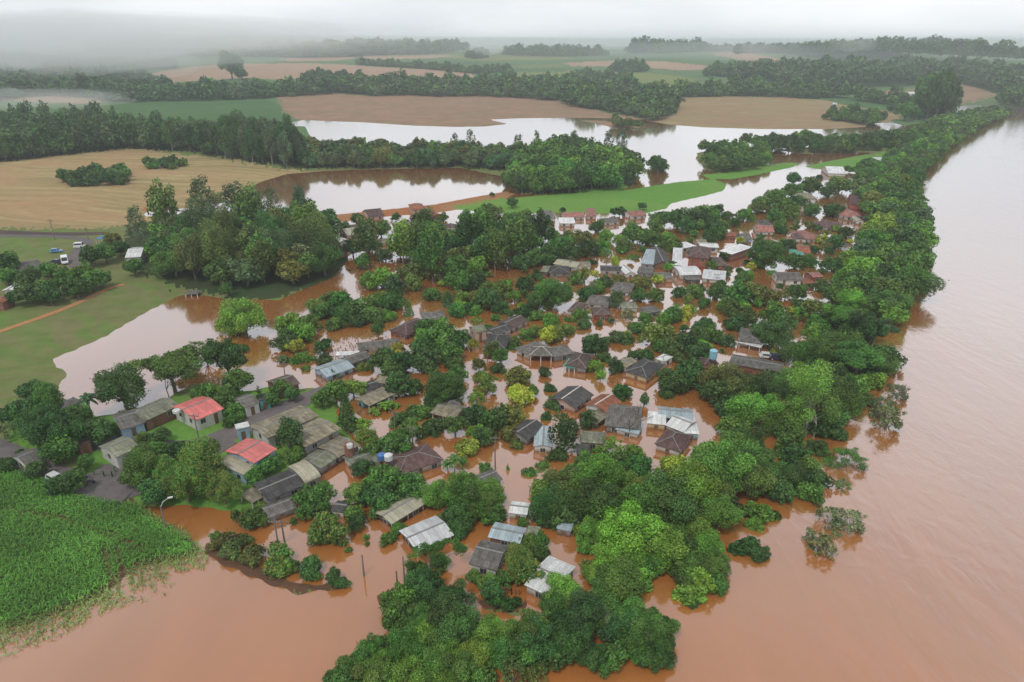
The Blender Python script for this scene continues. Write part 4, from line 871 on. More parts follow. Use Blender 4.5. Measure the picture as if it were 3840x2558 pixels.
# rows of "x y radius" in the reading tiles: tile, form+tint(+f bloom), spots
ROWS = """
A1 Bd 270,460,95 350,770,170 530,880,190 860,845,140 1470,870,85 1620,1020,105 660,1300,110 500,1335,95 320,1190,90 60,1130,80 1430,1390,130 20,700,80
A1 Bd 190,640,120
A1 Bm 420,545,150 560,1010,140 1890,480,120 2080,545,105 2150,640,85 1440,980,85 1330,1150,150 1230,1265,120 780,1130,75 1060,800,60 430,690,120
A1 Bd 1120,425,222
A1 Um 1560,230,230
A1 Ub 1690,120,120
A1 Gg 1880,90,130 60,830,85
A1 Ud 2080,170,210
A1 Bd 700,700,120
A1 Bm 2180,370,130
A1 Bmf 1560,1190,150 1850,1120,180 1930,1250,160 1700,1330,180 2050,1370,160
A1 Sm 2170,720,75 2100,765,60 1320,905,60 1370,1000,70 1690,980,60 200,1060,60
A1 Pe 795,520,95
A2 Cd 425,520,50 1215,600,75
A2 Bm 610,440,90 540,540,70 990,530,90 1120,470,115 370,1250,95 505,1130,90 1480,985,90 1680,930,130 1800,1270,130 1560,1260,140 740,1050,90
A2 Bd 720,485,80 1250,765,85 1430,1395,110 1530,1350,120 1350,1150,90
A2 Bb 1280,420,100
A2 Kd 700,880,120
A2 Ne 620,130,75 930,130,50
A2 Nb 1590,560,100 1480,610,70 1660,560,65
A2 Sm 830,140,85 840,240,45 710,165,45 1860,640,105 1950,650,85 1700,720,80 1740,785,55 760,180,50
A2 Sd 2010,800,110
A2 Tm 1110,300,45
A2 Sof 1390,225,75
A2 Bd 1560,180,125 1740,150,140 1930,160,130 1640,255,105 1700,380,130 1830,400,85 2110,400,150
A2 Bbf 1400,870,100
A2 Pm 2215,1040,85 2150,1060,60 2290,1050,60
B2 Bm 860,230,115 990,160,110 840,335,85 1010,95,65 1290,180,105 1800,95,130 1290,335,105 370,390,105 440,300,55 450,430,60 1610,560,75 1700,470,65
B2 Bd 1000,285,75 1520,220,130 1310,430,90 330,440,65 2230,480,95
B2 Bm 1500,110,110
B2 Bmf 1060,470,140 960,560,85 1140,545,85
B2 Kd 205,380,48
B2 Sm 30,570,55 730,860,75
B2 So 110,620,110 160,700,105 280,600,75 350,755,105
B2 Smf 600,740,125 560,850,95 660,880,90
B2 Sd 900,850,105 890,920,85 1110,960,85 1185,1005,60
B2 Tm 730,420,38 1205,610,42 1240,680,35 1400,560,35 1410,620,28
B2 Gm 2000,740,170
B2 Bm 1880,850,105 2070,790,90 1760,1130,125 1620,1160,95 1700,1300,135 1880,1330,150 1650,1540,120
B2 Bd 1900,1050,150 2020,1000,110 2200,1130,165 2150,1290,190
B2 Bb 1930,1450,160
B2 Sm 2250,650,55 2300,660,40
B3 Bb 100,120,150 560,130,160 350,80,150
B3 Bm 350,200,180 480,250,170 620,330,110 880,420,55
B3 Bd 250,360,110 330,430,100 280,480,80
B3 Bb 1080,80,140 1780,60,155 1830,190,135 2100,200,140 1570,470,150 1700,545,105 1460,620,100 1420,470,80
B3 Bo 1330,60,190
B3 Bd 1070,300,145 1210,200,170 1320,340,140 1130,410,85
B3 Bm 930,600,85 1060,590,85
B3 Bd 1040,720,80 600,1070,100
B3 Bmf 860,790,145 945,900,110 830,910,90
B3 Bm 700,950,85 560,1000,95 430,930,75
B3 Sd 640,1180,75 750,1205,75 825,1180,55
B3 Bb 2150,650,210 2200,510,145 1700,810,165 1860,780,170 1950,880,140
B3 Bm 2060,780,140 1800,1010,200 1850,1260,170 1400,1290,165 1620,1130,160
B3 Bb 1250,1090,165 1600,910,145
B3 Bm 1180,1210,150
B3 Bo 1500,840,80
B3 Bd 1960,1350,170 2100,1340,120
G Bm 220,570,105 320,500,110 560,460,120 760,560,120 900,600,120 1180,480,115 1330,500,100 1380,345,120 1890,520,95 2060,440,125 2150,330,130 180,650,100 330,650,120 1050,650,100
G Bb 420,560,110 660,380,115 800,480,115 620,610,110 1000,520,115 1130,380,115 820,660,105
G Bd 900,340,140 1440,430,125 1640,430,135 1780,520,105 2180,480,110 2000,330,135 1600,330,110 480,650,80 1420,560,70 1540,500,90
G Bd 1700,280,140
G Bg 1840,250,105
G Go 1250,630,90 1400,640,75
G Sm 70,650,60
B4 Bb 150,250,125 420,330,135 230,430,155 500,480,160 620,650,150 550,960,140 470,1040,130 350,520,130
B4 Bm 330,610,190 480,800,180 700,800,150 700,950,110
B4 Bd 100,1290,105 230,1340,100 60,1440,115 250,1500,100 500,1090,100
B4 Sd 390,1280,38 1230,345,85
B4 Bm 700,170,165
B4 Bd 830,250,140 1000,620,110 1090,680,90 1130,645,65 900,640,80
B4 Bb 1100,310,120 1060,420,75
B4 Gg 1760,350,120 1960,395,120 1690,600,140 1620,560,100 1810,500,65
A4 Bd 290,320,140 460,270,140 250,435,80 710,440,135 1050,390,170 1210,340,140 610,360,100 810,580,110
A4 Sb 390,460,45
A4 Bo 750,320,170 900,390,170
A4 Bb 1090,620,180 650,950,120 560,1010,110
A4 Bm 1280,680,160 1370,770,130 850,740,140 1390,900,140 1560,1100,130 1550,1330,120 1000,900,170 880,990,190 1050,1080,180 1150,1190,180
A4 Bd 1450,1010,140 1620,1240,120 1300,1340,140 960,1150,180 1400,1200,150
A4 By 300,1120,140 400,1190,105
A4 Bo 230,1220,110 330,1290,100
A4 Go 530,1120,80
A4 Bb 120,1400,120 210,1470,120 1420,300,95 1650,220,120 2150,310,115
A4 Bm 1450,100,145 1750,100,160 1900,50,150 1800,330,140 1980,370,120 2060,480,95
A4 Bd 2000,180,135 2230,80,140 1900,450,90 1600,110,120
A4 Eb 1600,400,200
A4 Gm 1600,520,200
A4 Bm 1880,560,170 1780,680,120
A4 Bd 1720,770,130 1820,810,80 1650,930,100
A4 Gb 1910,1010,145
A4 Gg 1885,1280,75
A4 Bm 2200,150,150
I Gg 1600,780,150 1700,1000,200 1850,610,150 1560,900,130
F1 Bm 60,500,115 300,230,100 1200,470,140 480,720,110 1440,250,110 1900,250,120 1850,530,140 1700,610,110 2100,560,150 2200,650,140 1800,760,130 2000,800,170 1600,880,140 1750,900,120 2150,900,160 2000,190,150 2200,150,160
F1 By 180,480,100
F1 Bbf 250,430,75
F1 Bd 130,250,80 560,260,110 900,530,120 1180,700,190 350,750,120 200,780,140 660,780,95 100,900,130 380,920,130 1720,170,95 1500,400,100 2250,350,160 2050,330,120 1050,640,110 780,600,100
F1 Bb 890,70,85 640,400,90 1650,700,100 1950,60,85
F1 Bm 800,260,165 720,420,130 1300,560,120
F1 Bo 1000,250,140 1110,280,140 1650,430,140
F1 Sm 620,920,55 800,960,48 900,965,52 450,600,80 1570,80,48 1180,50,62
F1 Sof 1200,920,80
E4 Bm 900,290,190
E4 Bb 860,180,110 1170,100,90 905,540,85
E4 Bmf 290,250,125 160,260,100 640,700,100 750,670,85 980,700,110 1090,650,80 1230,520,95
E4 Bd 200,330,140 330,400,100 600,170,105 620,460,100 200,640,72 1260,600,75 1280,260,95 1500,130,85 1870,290,90
E4 Bm 60,450,68 730,500,85 1400,200,95 2060,290,95 500,800,75 470,850,60
E4 Tm 1080,540,55
E4 Sof 90,570,80
E4 Kd 1630,320,80
E4 Bof 1650,130,85 1850,130,100 1950,150,78
E4 Bd 1640,740,95 1370,830,130 1480,820,80 1950,930,105
E4 Te 1570,560,55
E4 Gg 1760,500,75
E4 Bm 1950,540,85 2060,720,165 2150,800,130 1850,640,90 1760,760,80
E4 Bb 2150,540,85
E4 Bb 1390,1050,100
E4 Bd 1500,960,80
E4 Kd 1620,1060,80
E4 Sb 1280,1270,48
E4 Bd 890,1300,75
E4 Bof 560,1140,145
E4 Bd 320,1085,80
E4 Gb 180,1260,140 90,1400,105
E4 By 560,1370,140
E4 Bd 920,1470,95 1690,1340,110
E4 Sd 1590,1250,55 880,1110,45
A3 Bd 160,430,155 80,520,100
A3 Bd 450,630,120 520,850,105 600,700,115 700,640,120
A3 Bb 440,790,75
A3 Bo 800,640,110 780,800,100 830,900,75
A3 Kd 1270,830,130 1480,680,80
A3 Bd 1100,660,60 1200,1000,85
A3 Sm 2150,600,42 1060,1110,75 950,1180,75
A3 Cb 745,1130,30
A3 Gb 1720,960,120
A3 Bm 1800,1060,105 1500,1090,130 1380,1190,140
A3 Bb 1920,980,75 1600,960,70
A3 Bd 1920,1090,120
A3 Bm 540,1110,75
F2 Bd 830,80,115 1350,90,105 1300,480,130 1250,650,130 700,800,120 880,860,90 100,1080,120 2200,420,120 2150,700,90 2000,1050,140 1950,1320,110
F2 Bd 1190,150,90
F2 Bm 1000,70,100 950,240,85 1000,430,110 1700,560,100 1100,620,120 700,650,140 560,650,110 820,740,140 1060,800,110 480,760,110 620,900,90 330,900,110 1680,920,130 1800,1020,170 1600,1120,140 1900,1180,170 1980,740,100 2170,760,65
F2 Bb 1150,400,140 980,720,120 130,900,150 250,980,140 2020,690,75 1600,1030,110
F2 Bo 1450,330,130 1500,450,110 420,720,100
F2 Cm 1440,720,62
F2 Kd 1880,640,62
F2 Bof 2010,570,75 2150,600,85 2280,640,100
F2 Sof 2190,880,70
F2 So 970,990,38 870,1070,45 990,1080,28
F2 Bm 1620,200,180 1950,300,140 2000,420,140
F2 Bo 2000,190,140
F2 Bb 2150,120,140 2200,250,120
C2 Eg 80,200,80
C2 Bd 370,345,95 720,360,85 1130,330,50 1420,390,100 1490,430,105 2190,90,26 90,330,80
C2 Bm 560,430,65 960,440,120 1650,330,55 1900,320,85 2060,310,85 2150,250,80 1600,570,110 1800,600,110 1950,520,110 2100,480,110 2250,560,120
C2 Bd 2200,470,110
C3 Bm 60,330,100 200,330,130 620,640,120 300,760,120 480,700,110 100,560,110 1400,480,140 1300,600,90 1550,520,120 1850,620,100 990,420,85 1700,330,110 1900,330,120 2250,270,90
C3 Bd 300,420,100 60,180,55 700,700,110 880,650,120 150,800,110 450,770,90 930,800,55 690,380,42 620,260,32 1880,660,70 1500,220,50 1250,270,60 2100,320,110 2000,400,110 2280,440,120 2250,560,70
C3 Bb 500,520,95 1090,520,80 1060,620,80 1250,560,90 1780,540,90
C3 Bo 680,560,110 850,560,120
C3 Gb 1100,700,65
C3 Bm 1650,400,90
C3 Td 2050,680,45
C3 Sm 1690,880,30 1890,880,35 1850,980,38
C3 Bd 1180,270,45
C4 Bd 1110,300,75 1300,390,110 1130,560,100 980,870,60 270,640,65 370,700,70 1560,640,100 1500,440,90 1060,1040,80 560,1040,60 1130,1210,110 1300,1210,80 1330,1070,70 1570,1000,90 1700,900,80 1560,1250,100 1390,290,38 1460,225,26 230,1250,40 380,1280,50 1380,800,38
C4 Bb 1100,430,100 450,770,62 1690,1330,62
C4 Bm 760,570,110 900,520,100 700,620,90 1000,600,110 1080,690,100 900,700,90 1300,640,90 950,820,80 80,690,100 230,720,80 560,700,90 60,800,80 250,900,100 350,830,62 1620,360,120 800,1130,180 720,1230,80 1700,215,45 1780,215,45
C4 Bo 2000,560,150
C4 Kd 1880,215,28
C4 Td 730,925,26 800,930,26 880,935,26
C4 Sm 1100,890,25 1140,890,25
C1 Bd 50,730,110 250,840,95 450,990,100 260,960,110 120,1020,70 700,930,100 940,850,70 1100,560,80 830,640,90
C1 Bm 60,830,80 420,760,75 400,920,100 600,880,120 750,830,100 850,860,100 960,600,100
C1 Sy 500,785,42
C1 Bo 1040,490,80
C1 Bm 1230,740,80
C1 Eg 1240,330,95 1480,290,70
C1 Ee 1850,150,120 2150,110,110
C1 Gg 1990,130,90
C1 Bb 2230,1190,180 2120,1250,110
C1 Td 2085,960,60
J Ee 1580,260,110 1780,260,130 2200,250,130
J Bb 1450,450,110
J Bm 700,500,130 900,560,120 500,620,130 1200,650,130 1750,660,150 1400,600,110
J Bo 850,700,130 600,780,120 1500,920,120
D3 Bm 1540,590,60 1610,590,50
D3 Bd 1440,565,26
D2 Ee 890,740,30 1600,790,45 1840,790,35 1930,800,42 1350,790,30 780,760,28 1220,800,34
"""
def run_rows():
    for ln in ROWS.strip().splitlines():
        p = ln.split(); t, code = p[0], p[1]; kind, tint, bl = code[0], code[1], code.endswith('f')
        for q in p[2:]:
            x, y, r = map(float, q.split(','))
            if r <= 0: continue
            px, py = tp(t, x, y); rp = r * T[t][2] * 1.06
            X, Y, Rw = solve(px, py, rp, kind)
            g = h1(X, Y)
            if g > .3: X, Y, Rw = solve(px, py, rp, kind, g)
            plant(kind, tint, X, Y, Rw, bloom=bl)
run_rows()
def barebuild(t, bx, by, tx, ty, seed, mat, label, rad=.035):
    x, y = onz(*tp(t, bx, by)); dp = to_px(x, y, 0)[2]; hh = abs(by - ty) * T[t][2] * dp / F * 1.08 / 2.4
    e = link('bare_tree', None, None, (x, y, 0), random.random() * 6, (hh, hh, hh)); bare_tree(seed, mat, rad).build('branches', mat, e)
    tag(e, label, 'bare tree'); TREES.append([e, 'R', 'g', hh, to_px(x, y, hh)[:2], 20, False, label])
barebuild('A3', 1860, 880, 1900, 560, 3, M_bark, 'leafless dark tree before the biggest grey hip roof')
barebuild('B4', 1010, 210, 960, 60, 5, M_pale, 'bleached dead tree leaning out of the river trees')
barebuild('A4', 570, 1340, 590, 1150, 8, M_bark, 'small bare tree above the pink flood gap by maroon roof')
barebuild('A4', 1590, 880, 1600, 430, 12, M_pale, 'tall pale forked trunk inside the loose bright river tree', .03)
barebuild('E4', 1330, 330, 1150, 150, 15, M_pale, 'thin bleached snag beside the big round mango tree')
barebuild('I', 1900, 860, 1900, 560, 21, M_bark, 'drowned twiggy tree standing farthest out near river bend')
barebuild('A1', 1550, 520, 1560, 260, 25, M_pale, 'bare pale limbs rising behind the faded red roof')
# ---------------------------------------------------------------- woods filled in from their ground outlines
def poisson(poly, s, r2):
    x0, y0 = poly.min(0); x1, y1 = poly.max(0); out = []
    nx, ny = int((x1 - x0) / s) + 1, int((y1 - y0) / (s * .87)) + 1
    gx, gy = np.meshgrid(np.arange(nx), np.arange(ny)); X = x0 + (gx + (gy % 2) * .5) * s; Y = y0 + gy * s * .87
    X = X.ravel() + r2.uniform(-.33, .33, X.size) * s; Y = Y.ravel() + r2.uniform(-.33, .33, Y.size) * s
    m = inside(poly, X, Y); return np.c_[X[m], Y[m]]
def wood(poly, far, s, R0, R1, kinds, tints, label, group, maxind=0, name='woodland', cat='wood', avoid=True, hs=(1, 1.2), stuff=True, lod=0, iname='forest_tree', av=.75):
    pw = polyw(poly, far); pts = poisson(pw, s, rng)
    pts = pts[np.argsort(np.hypot(pts[:, 0], pts[:, 1]))] if len(pts) else pts
    if avoid and len(PLAN):
        tx = np.array([[t[4], t[5], t[6]] for t in PLAN])
        pts = np.array([p for p in pts if np.all(np.hypot(tx[:, 0] - p[0], tx[:, 1] - p[1]) > av * (tx[:, 2] + R0))])
    if avoid and len(pts):
        keep_ = []
        for p in pts:
            sx, sy, dp = to_px(p[0], p[1], R0 * 1.1); rp_ = 1.1 * R0 * F / dp
            if all(math.hypot(sx - q[1][0], (sy - q[1][1]) * 1.2) > rp_ + 900 * 2.2 / dp for q in HOUSES): keep_.append(p)
        pts = np.array(keep_)
    VV, CC = [], []; n = 0
    if not len(pts): return
    G = np.maximum(0, cap(pts[:, 0], pts[:, 1]) if far else H(pts[:, 0], pts[:, 1]))
    for (x, y), g in zip(pts, G):
        k = random.choice(kinds); ti = random.choice(tints); R = rng.uniform(R0, R1); hh = rng.uniform(*hs)
        if n < maxind:
            plant(k, ti, x, y, R, float(g), group, label, hs=hh, name=iname if k in 'BUKS' else None); n += 1; continue
        d = math.hypot(x, y)
        v = random.choice(proto(k, 1 if (d < 420 and lod) else 0)); V, c = v[2], v[3]
        if d > 900 and len(V) > 4 * 150:
            sel = rng.choice(len(V) // 4, 150, False); V = V.reshape(-1, 4, 3)[sel]; ce = V.mean(1, keepdims=True); V = (ce + (V - ce) * 1.6).reshape(-1, 3)
            c = c.reshape(-1, 4, 3)[sel].reshape(-1, 3)
        w = rng.random() * 6.28; q = V * (R, R, R * hh)
        V2 = np.c_[q[:, 0] * math.cos(w) - q[:, 1] * math.sin(w) + x, q[:, 0] * math.sin(w) + q[:, 1] * math.cos(w) + y, q[:, 2] + g - .3]
        VV.append(V2); CC.append(c * np.array(TINT[ti]) * rng.uniform(.8, 1.2))
    if VV:
        V = np.concatenate(VV); o = link(name, mesh(name, V, np.arange(len(V)).reshape(-1, 4), M_leaf, np.concatenate(CC)))
        o.color = (1, 1, 1, 1); tag(o, label + (', mass behind' if maxind else ''), cat, kind='stuff')
# river bank belt
wood("2318,264 2250,262 2180,282 2120,296 2105,330 2070,362 2000,400 1950,440 1985,500 2005,545 1960,600 1935,660 1905,720 1880,780 1960,800 1960,900 1990,850 2030,790 2090,700 2120,640 2110,600 2118,540 2105,470 2108,415 2150,370 2200,330 2245,300 2290,280",
     False, 6.5, 3.5, 5.6, 'BBBU', 'mmdbme', 'broad green tree in the riverbank belt', 'trees of the riverbank belt', 300, 'riverbank_trees', 'trees', hs=(.85, 1.15), iname='riverbank_tree')
wood("1235,1215 1330,1150 1500,1090 1620,1100 1660,1200 1660,1290 1620,1340 1540,1400 1520,1560 1300,1590 760,1600 780,1560 900,1500 1100,1490 1220,1480 1330,1440 1350,1330 1300,1290 1240,1280",
     False, 6.2, 3.4, 5.2, 'BBBU', 'mmbbdd', 'green tree in the dense riverbank grove, lower centre', 'trees of the lower riverbank grove', 60, 'riverbank_trees', 'trees', hs=(.9, 1.25), iname='grove_tree', av=.48)
wood("1500,1120 1560,1060 1640,1020 1700,960 1800,900 1840,830 2000,800 2010,850 1930,950 1880,1010 1850,1080 1850,1130 1760,1180 1700,1200 1640,1170",
     False, 6.8, 3.6, 5.6, 'BBBU', 'mmbddm', 'green tree in the riverbank grove right of the maroon roof', 'trees of the right riverbank grove', 70, 'riverbank_trees', 'trees', hs=(.9, 1.2), iname='grove_tree', av=.5)
wood("40,985 100,950 170,960 200,1000 250,1010 260,1060 160,1110 60,1090 20,1040", False, 6, 2.6, 4, 'B', 'dmd', 'dark tree in the thicket at the left village edge', 'trees of the left village thicket', 14, 'thicket', 'trees', iname='grove_tree')
# dense stand west of the village
wood("330,628 305,600 330,575 420,545 560,520 680,522 770,556 790,610 745,640 640,664 560,672 520,666 430,650",
     False, 7.5, 4.6, 6.6, 'BBBBBK', 'dmmmgoe', 'tree in the dense dark stand beside the meadow pond', 'trees of the stand beside the meadow pond', 70, 'dense_stand', 'trees', hs=(.85, 1.2))
wood("790,560 900,540 1000,530 1150,540 1300,560 1400,580 1380,600 1200,620 1100,650 1000,690 900,720 880,680 900,620 830,600",
     False, 8.0, 4.0, 5.6, 'BBK', 'mmdbo', 'tree in the green thicket through the village middle', 'trees of the village thicket', 60, 'village_thicket', 'trees')
# belt between pond and lake, east part
wood("1160,440 1180,400 1220,360 1350,352 1440,372 1464,398 1450,424 1410,440 1300,446 1210,448", False, 8, 4.5, 6.5, 'BBB', 'mmdb', 'green tree of the grove behind the green crop', 'trees of the grove behind the crop', 45, 'grove', 'trees')
wood("690,352 760,356 900,360 1060,362 1200,360 1190,397 1060,386 820,390 740,392 690,390", False, 9, 4.8, 6.2, 'B', 'mdeeo', 'tree of the belt between pond and lake', 'trees between pond and lake', 60, 'pond_belt', 'trees', hs=(.8, 1.15))
wood("-500,305 0,305 240,314 400,336 560,344 640,350 700,356 696,390 640,388 560,382 430,360 290,352 130,370 0,386 -500,396", False, 8.0, 4.2, 5.6, 'BKKKE', 'ddede', 'tall tree in the big dark eucalyptus wood', 'trees of the big eucalyptus wood', 90, 'eucalyptus_wood', 'wood', hs=(1.05, 1.3), lod=1)
# grass-field clumps
wood("140,441 180,446 300,440 305,415 280,408 190,415 145,430", False, 6, 2.6, 3.8, 'SSB', 'ddm', 'dark bush in the long clump on the stubble field', 'bushes of the long clump', 30, 'bush_clump', 'shrub')
wood("325,402 420,404 438,392 400,386 340,390", False, 6, 2.4, 3.4, 'SSB', 'ddm', 'dark bush in the short clump on the stubble field', 'bushes of the short clump', 20, 'bush_clump', 'shrub')
# islands in the lake arm
wood("1602,350 1660,346 1770,350 1760,378 1740,394 1640,398 1616,390 1640,368", False, 8, 3.4, 5, 'BBS', 'mmdb', 'tree on the little island in the lake arm', 'trees of the lake island', 30, 'island_trees', 'trees')
wood("1700,336 1780,336 1880,338 2000,332 2090,318 2110,330 2090,346 1980,352 1880,356 1770,352", False, 9.5, 4.2, 6, 'BBB', 'dmd', 'dark round tree in the row across the lake arm', 'trees in the row across the lake arm', 45, 'lake_row', 'trees')
wood("1480,398 1550,398 1552,388 1490,384", False, 8, 3, 4.5, 'BS', 'd', 'dark tree on the grove tip in the lake', 'trees of the grove tip', 12, 'grove_tip', 'trees')
# far country: woods that read as masses
FARW = [
 ("240,236 400,234 560,230 700,222 790,214 850,222 930,220 1000,224 1090,222 1180,226 1290,234 1310,246 1420,262 1500,276 1545,272 1560,240 1540,222 1500,212 1400,204 1300,194 1200,192 1100,196 1000,198 900,194 800,194 700,206 600,206 450,214 400,222 390,200 330,198 260,206", 11, 'mdde', 'long blue green wood behind the lake'),
 ("1535,222 1560,214 1700,206 1800,206 1930,218 1960,224 1860,228 1780,224 1680,222 1580,226", 11, 'mdd', 'dark wood strip behind the tan far field'),
 ("1690,128 1720,122 1900,122 2100,128 2280,136 2400,142 2400,128 2200,116 2000,112 1800,112 1700,116", 15, 'de', 'misty wooded ridge upper right'),
 ("1620,172 1700,164 1800,160 2000,158 2160,160 2400,170 2700,176 2700,215 2400,214 2290,208 2200,184 2080,190 1960,196 1860,190 1780,186 1700,182", 13, 'dde', 'hazy wood on the right hillside'),
 ("2290,236 2340,214 2400,212 2700,216 2700,250 2400,252 2350,250", 10, 'dd', 'dark wood at the far right shore'),
 ("-500,236 0,232 60,225 120,220 230,230 240,200 270,186 330,176 280,150 120,146 -500,150", 14, 'dde', 'foggy wood at the far left'),
 ("300,160 400,158 400,148 340,148", 11, 'd', 'fading tree row at left field end'),
 ("200,128 420,133 520,130 700,134 860,128 990,126 1075,119 980,115 800,113 640,115 500,112 330,116 230,120", 20, 'de', 'blue far wood band on the horizon'),
 ("1070,134 1096,137 1125,133 1112,127 1085,127", 12, 'd', 'dark copse centre horizon'),
 ("1150,128 1240,131 1320,131 1400,129 1340,125 1240,123 1180,124", 15, 'd', 'thin wood strip centre horizon'),
 ("1400,166 1440,168 1490,166 1488,158 1410,156", 11, 'dd', 'short dark copse behind the yellow field'),
 ("1620,176 1700,178 1720,172 1630,168", 11, 'dd', 'dark copse right of yellow field'),
 ("1440,124 1470,124 1520,120 1620,118 1620,114 1450,118", 24, 'd', 'row of tiny trees on the central skyline'),
 ("2096,268 2180,272 2186,258 2100,254", 9, 'dd', 'undergrowth below the tall dark tree block'),
 ("1890,276 1960,282 2000,290 2030,284 2010,272 1940,270", 7, 'dm', 'scrub line on the tan far shore'),
 ("1960,230 2080,244 2100,250 2110,242 1990,222", 9, 'dm', 'hedge beyond the far green field'),
 ("1400,286 1440,287 1470,294 1420,294", 5, 'do', 'low scrub islet in the lake'),
 ("820,150 940,157 1080,170 1180,168 1180,165 1080,166 940,153 820,147", 9, 'dm', 'hedge line under the upper green crop'),
 ("690,129 800,125 900,124 900,121 800,122 690,126", 14, 'd', 'thin hedge on the left skyline'),
 ("1500,124 1600,121 1700,118 1700,116 1600,118 1500,121", 14, 'd', 'thin hedge on the right skyline'),
 ("700,180 760,182 830,186 830,183 760,178 705,176", 8, 'd', 'field hedge on the pale hill'),
 ("1320,172 1400,184 1460,192 1462,188 1400,180 1322,169", 9, 'dm', 'field hedge before the yellow field'),
]
for pl, s, tn, lb in FARW:
    wood(pl, True, s, s * .36, s * .8, 'BBK', tn, lb, None, 0, 'far_wood', 'wood', avoid=False, hs=(.75, 1.05) if 'clump' not in lb else (1.7, 2.2))

# low bushes and garden shrubs between the houses
for dx_, dy_, R_b, hs_ in ((2112, 273, 11, 1.9), (2130, 275, 12, 2.0), (2150, 275, 12.5, 2.0), (2170, 273, 11, 1.85), (2122, 267, 11, 2.0), (2143, 266, 12, 2.05), (2163, 267, 11, 1.95)):
    bx_, by_ = onland(dx_ * K, dy_ * K); plant('B', 'd', bx_, by_, R_b, float(cap(bx_, by_)), 'trees of the tall dark block', 'very tall dark tree in the block by the far river', hs=hs_)
for dx_, dy_, R_b, hs_, lb_ in ((534, 183, 19, 1.25, 'big dark rounded tree alone on the pale left hill'), (556, 184, 12, .9, 'lower dark tree hugging the lone hill tree'), (402, 160, 9, 1.6, 'small dark tree in the fog left of the pale hill')):
    bx_, by_ = onland(dx_ * K, dy_ * K); plant('B', 'd', bx_, by_, R_b, float(cap(bx_, by_)), None, lb_, hs=hs_)
HB = np.array([[e.location.x, e.location.y] for _, _, e in HOUSES])
gp = poisson(polyw("640,800 900,700 1000,620 1200,600 1480,560 1700,500 1900,420 1960,480 1960,620 1900,720 1800,860 1640,960 1620,1040 1420,1080 1300,1180 1080,1200 700,1240 560,1200 700,1120 820,1020 740,900"), 7.5, rng)
TP = np.array([[t[4], t[5], t[6]] for t in PLAN]); nsh = 0
for (x, y) in gp:
    if np.min(np.hypot(HB[:, 0] - x, HB[:, 1] - y)) < 6.0 or np.any(np.hypot(TP[:, 0] - x, TP[:, 1] - y) < .8 * TP[:, 2] + 1.0) or nsh > 120 or rng.random() < .35: continue
    plant(random.choice('SSSBT'), random.choice('mdmboyd'), x, y, rng.uniform(1.2, 2.5), max(0, h1(x, y))); nsh += 1
print('shrubs', nsh)
build_plan()
# ================================================================ corn and drowned crops
def blades(name, pts, G, hgt, mat, label, cat, ncol, nb=5, w=.10, tints=None):
    n = len(pts); k = nb; b = np.repeat(np.c_[pts, G], k, 0); m = len(b)
    az = rng.random(m) * 6.28; L = hgt * rng.uniform(.55, 1.1, m); el = rng.uniform(.5, 1.3, m)
    q = np.c_[np.cos(az), np.sin(az), np.zeros(m)]; sd = np.c_[-q[:, 1], q[:, 0], np.zeros(m)] * w
    z0 = np.c_[np.zeros((m, 2)), rng.uniform(.0, .5, m) * hgt]
    p0 = b + z0; p1 = p0 + q * (L * np.cos(el) * .5)[:, None] + np.c_[np.zeros((m, 2)), L * np.sin(el) * .6]
    p2 = p1 + q * (L * .45)[:, None] + np.c_[np.zeros((m, 2)), -L * .12]
    V = np.concatenate([np.stack([p0 - sd * .6, p0 + sd * .6, p1 + sd, p1 - sd], 1), np.stack([p1 - sd, p1 + sd, p2 + sd * .3, p2 - sd * .3], 1)]).reshape(-1, 3)
    c = np.tile(np.repeat(np.array(ncol) * rng.uniform(.45, 1.7, (m, 1)), 4, 0), (2, 1))
    if tints is not None: c *= np.tile(np.repeat(np.repeat(tints, k)[:, None], 4, 0), (2, 1))
    o = link(name, mesh(name, V, np.arange(len(V)).reshape(-1, 4), mat, c)); o.color = (1, 1, 1, 1); return tag(o, label, cat, kind='stuff')
cp = polyw("-350,1085 0,1090 60,1105 140,1128 170,1150 240,1160 330,1168 370,1195 425,1222 462,1258 480,1285 470,1310 380,1318 400,1345 360,1385 300,1390 240,1405 180,1440 100,1480 0,1520 -350,1580")
pts = poisson(cp, .44, rng)
gg = H(pts[:, 0], pts[:, 1]); sdw = land_sd(pts[:, 0], pts[:, 1])
patch = .5 + .5 * np.sin(pts[:, 0] * .8) * np.sin(pts[:, 1] * .6 + 1)
keep = rng.random(len(pts)) < np.clip(.8 + (sdw + 1.5 * patch) / 11, .0, 1) ** 1.5
tr1, tr2 = [polyw(s) for s in ("232,1268 246,1262 264,1330 262,1360 252,1345", "264,1262 274,1262 296,1340 300,1390 284,1370")]
keep &= ~(inside(tr1, pts[:, 0], pts[:, 1]) | inside(tr2, pts[:, 0], pts[:, 1]))
ditch = polyw("-350,1178 0,1180 130,1190 250,1225 330,1262 335,1280 240,1245 130,1208 0,1194 -350,1192"); keep &= ~(inside(ditch, pts[:, 0], pts[:, 1]) & (rng.random(len(pts)) < .6))
pts, gg, sdw = pts[keep], gg[keep], sdw[keep]
hv = np.clip(1.55 + sdw / 14, .5, 2.1)
tn = np.where(sdw < 2, 1.25, 1.0) * (1 + .25 * np.sin(pts[:, 0] * .31 + 1) * np.sin(pts[:, 1] * .27))
deep = sdw > 1
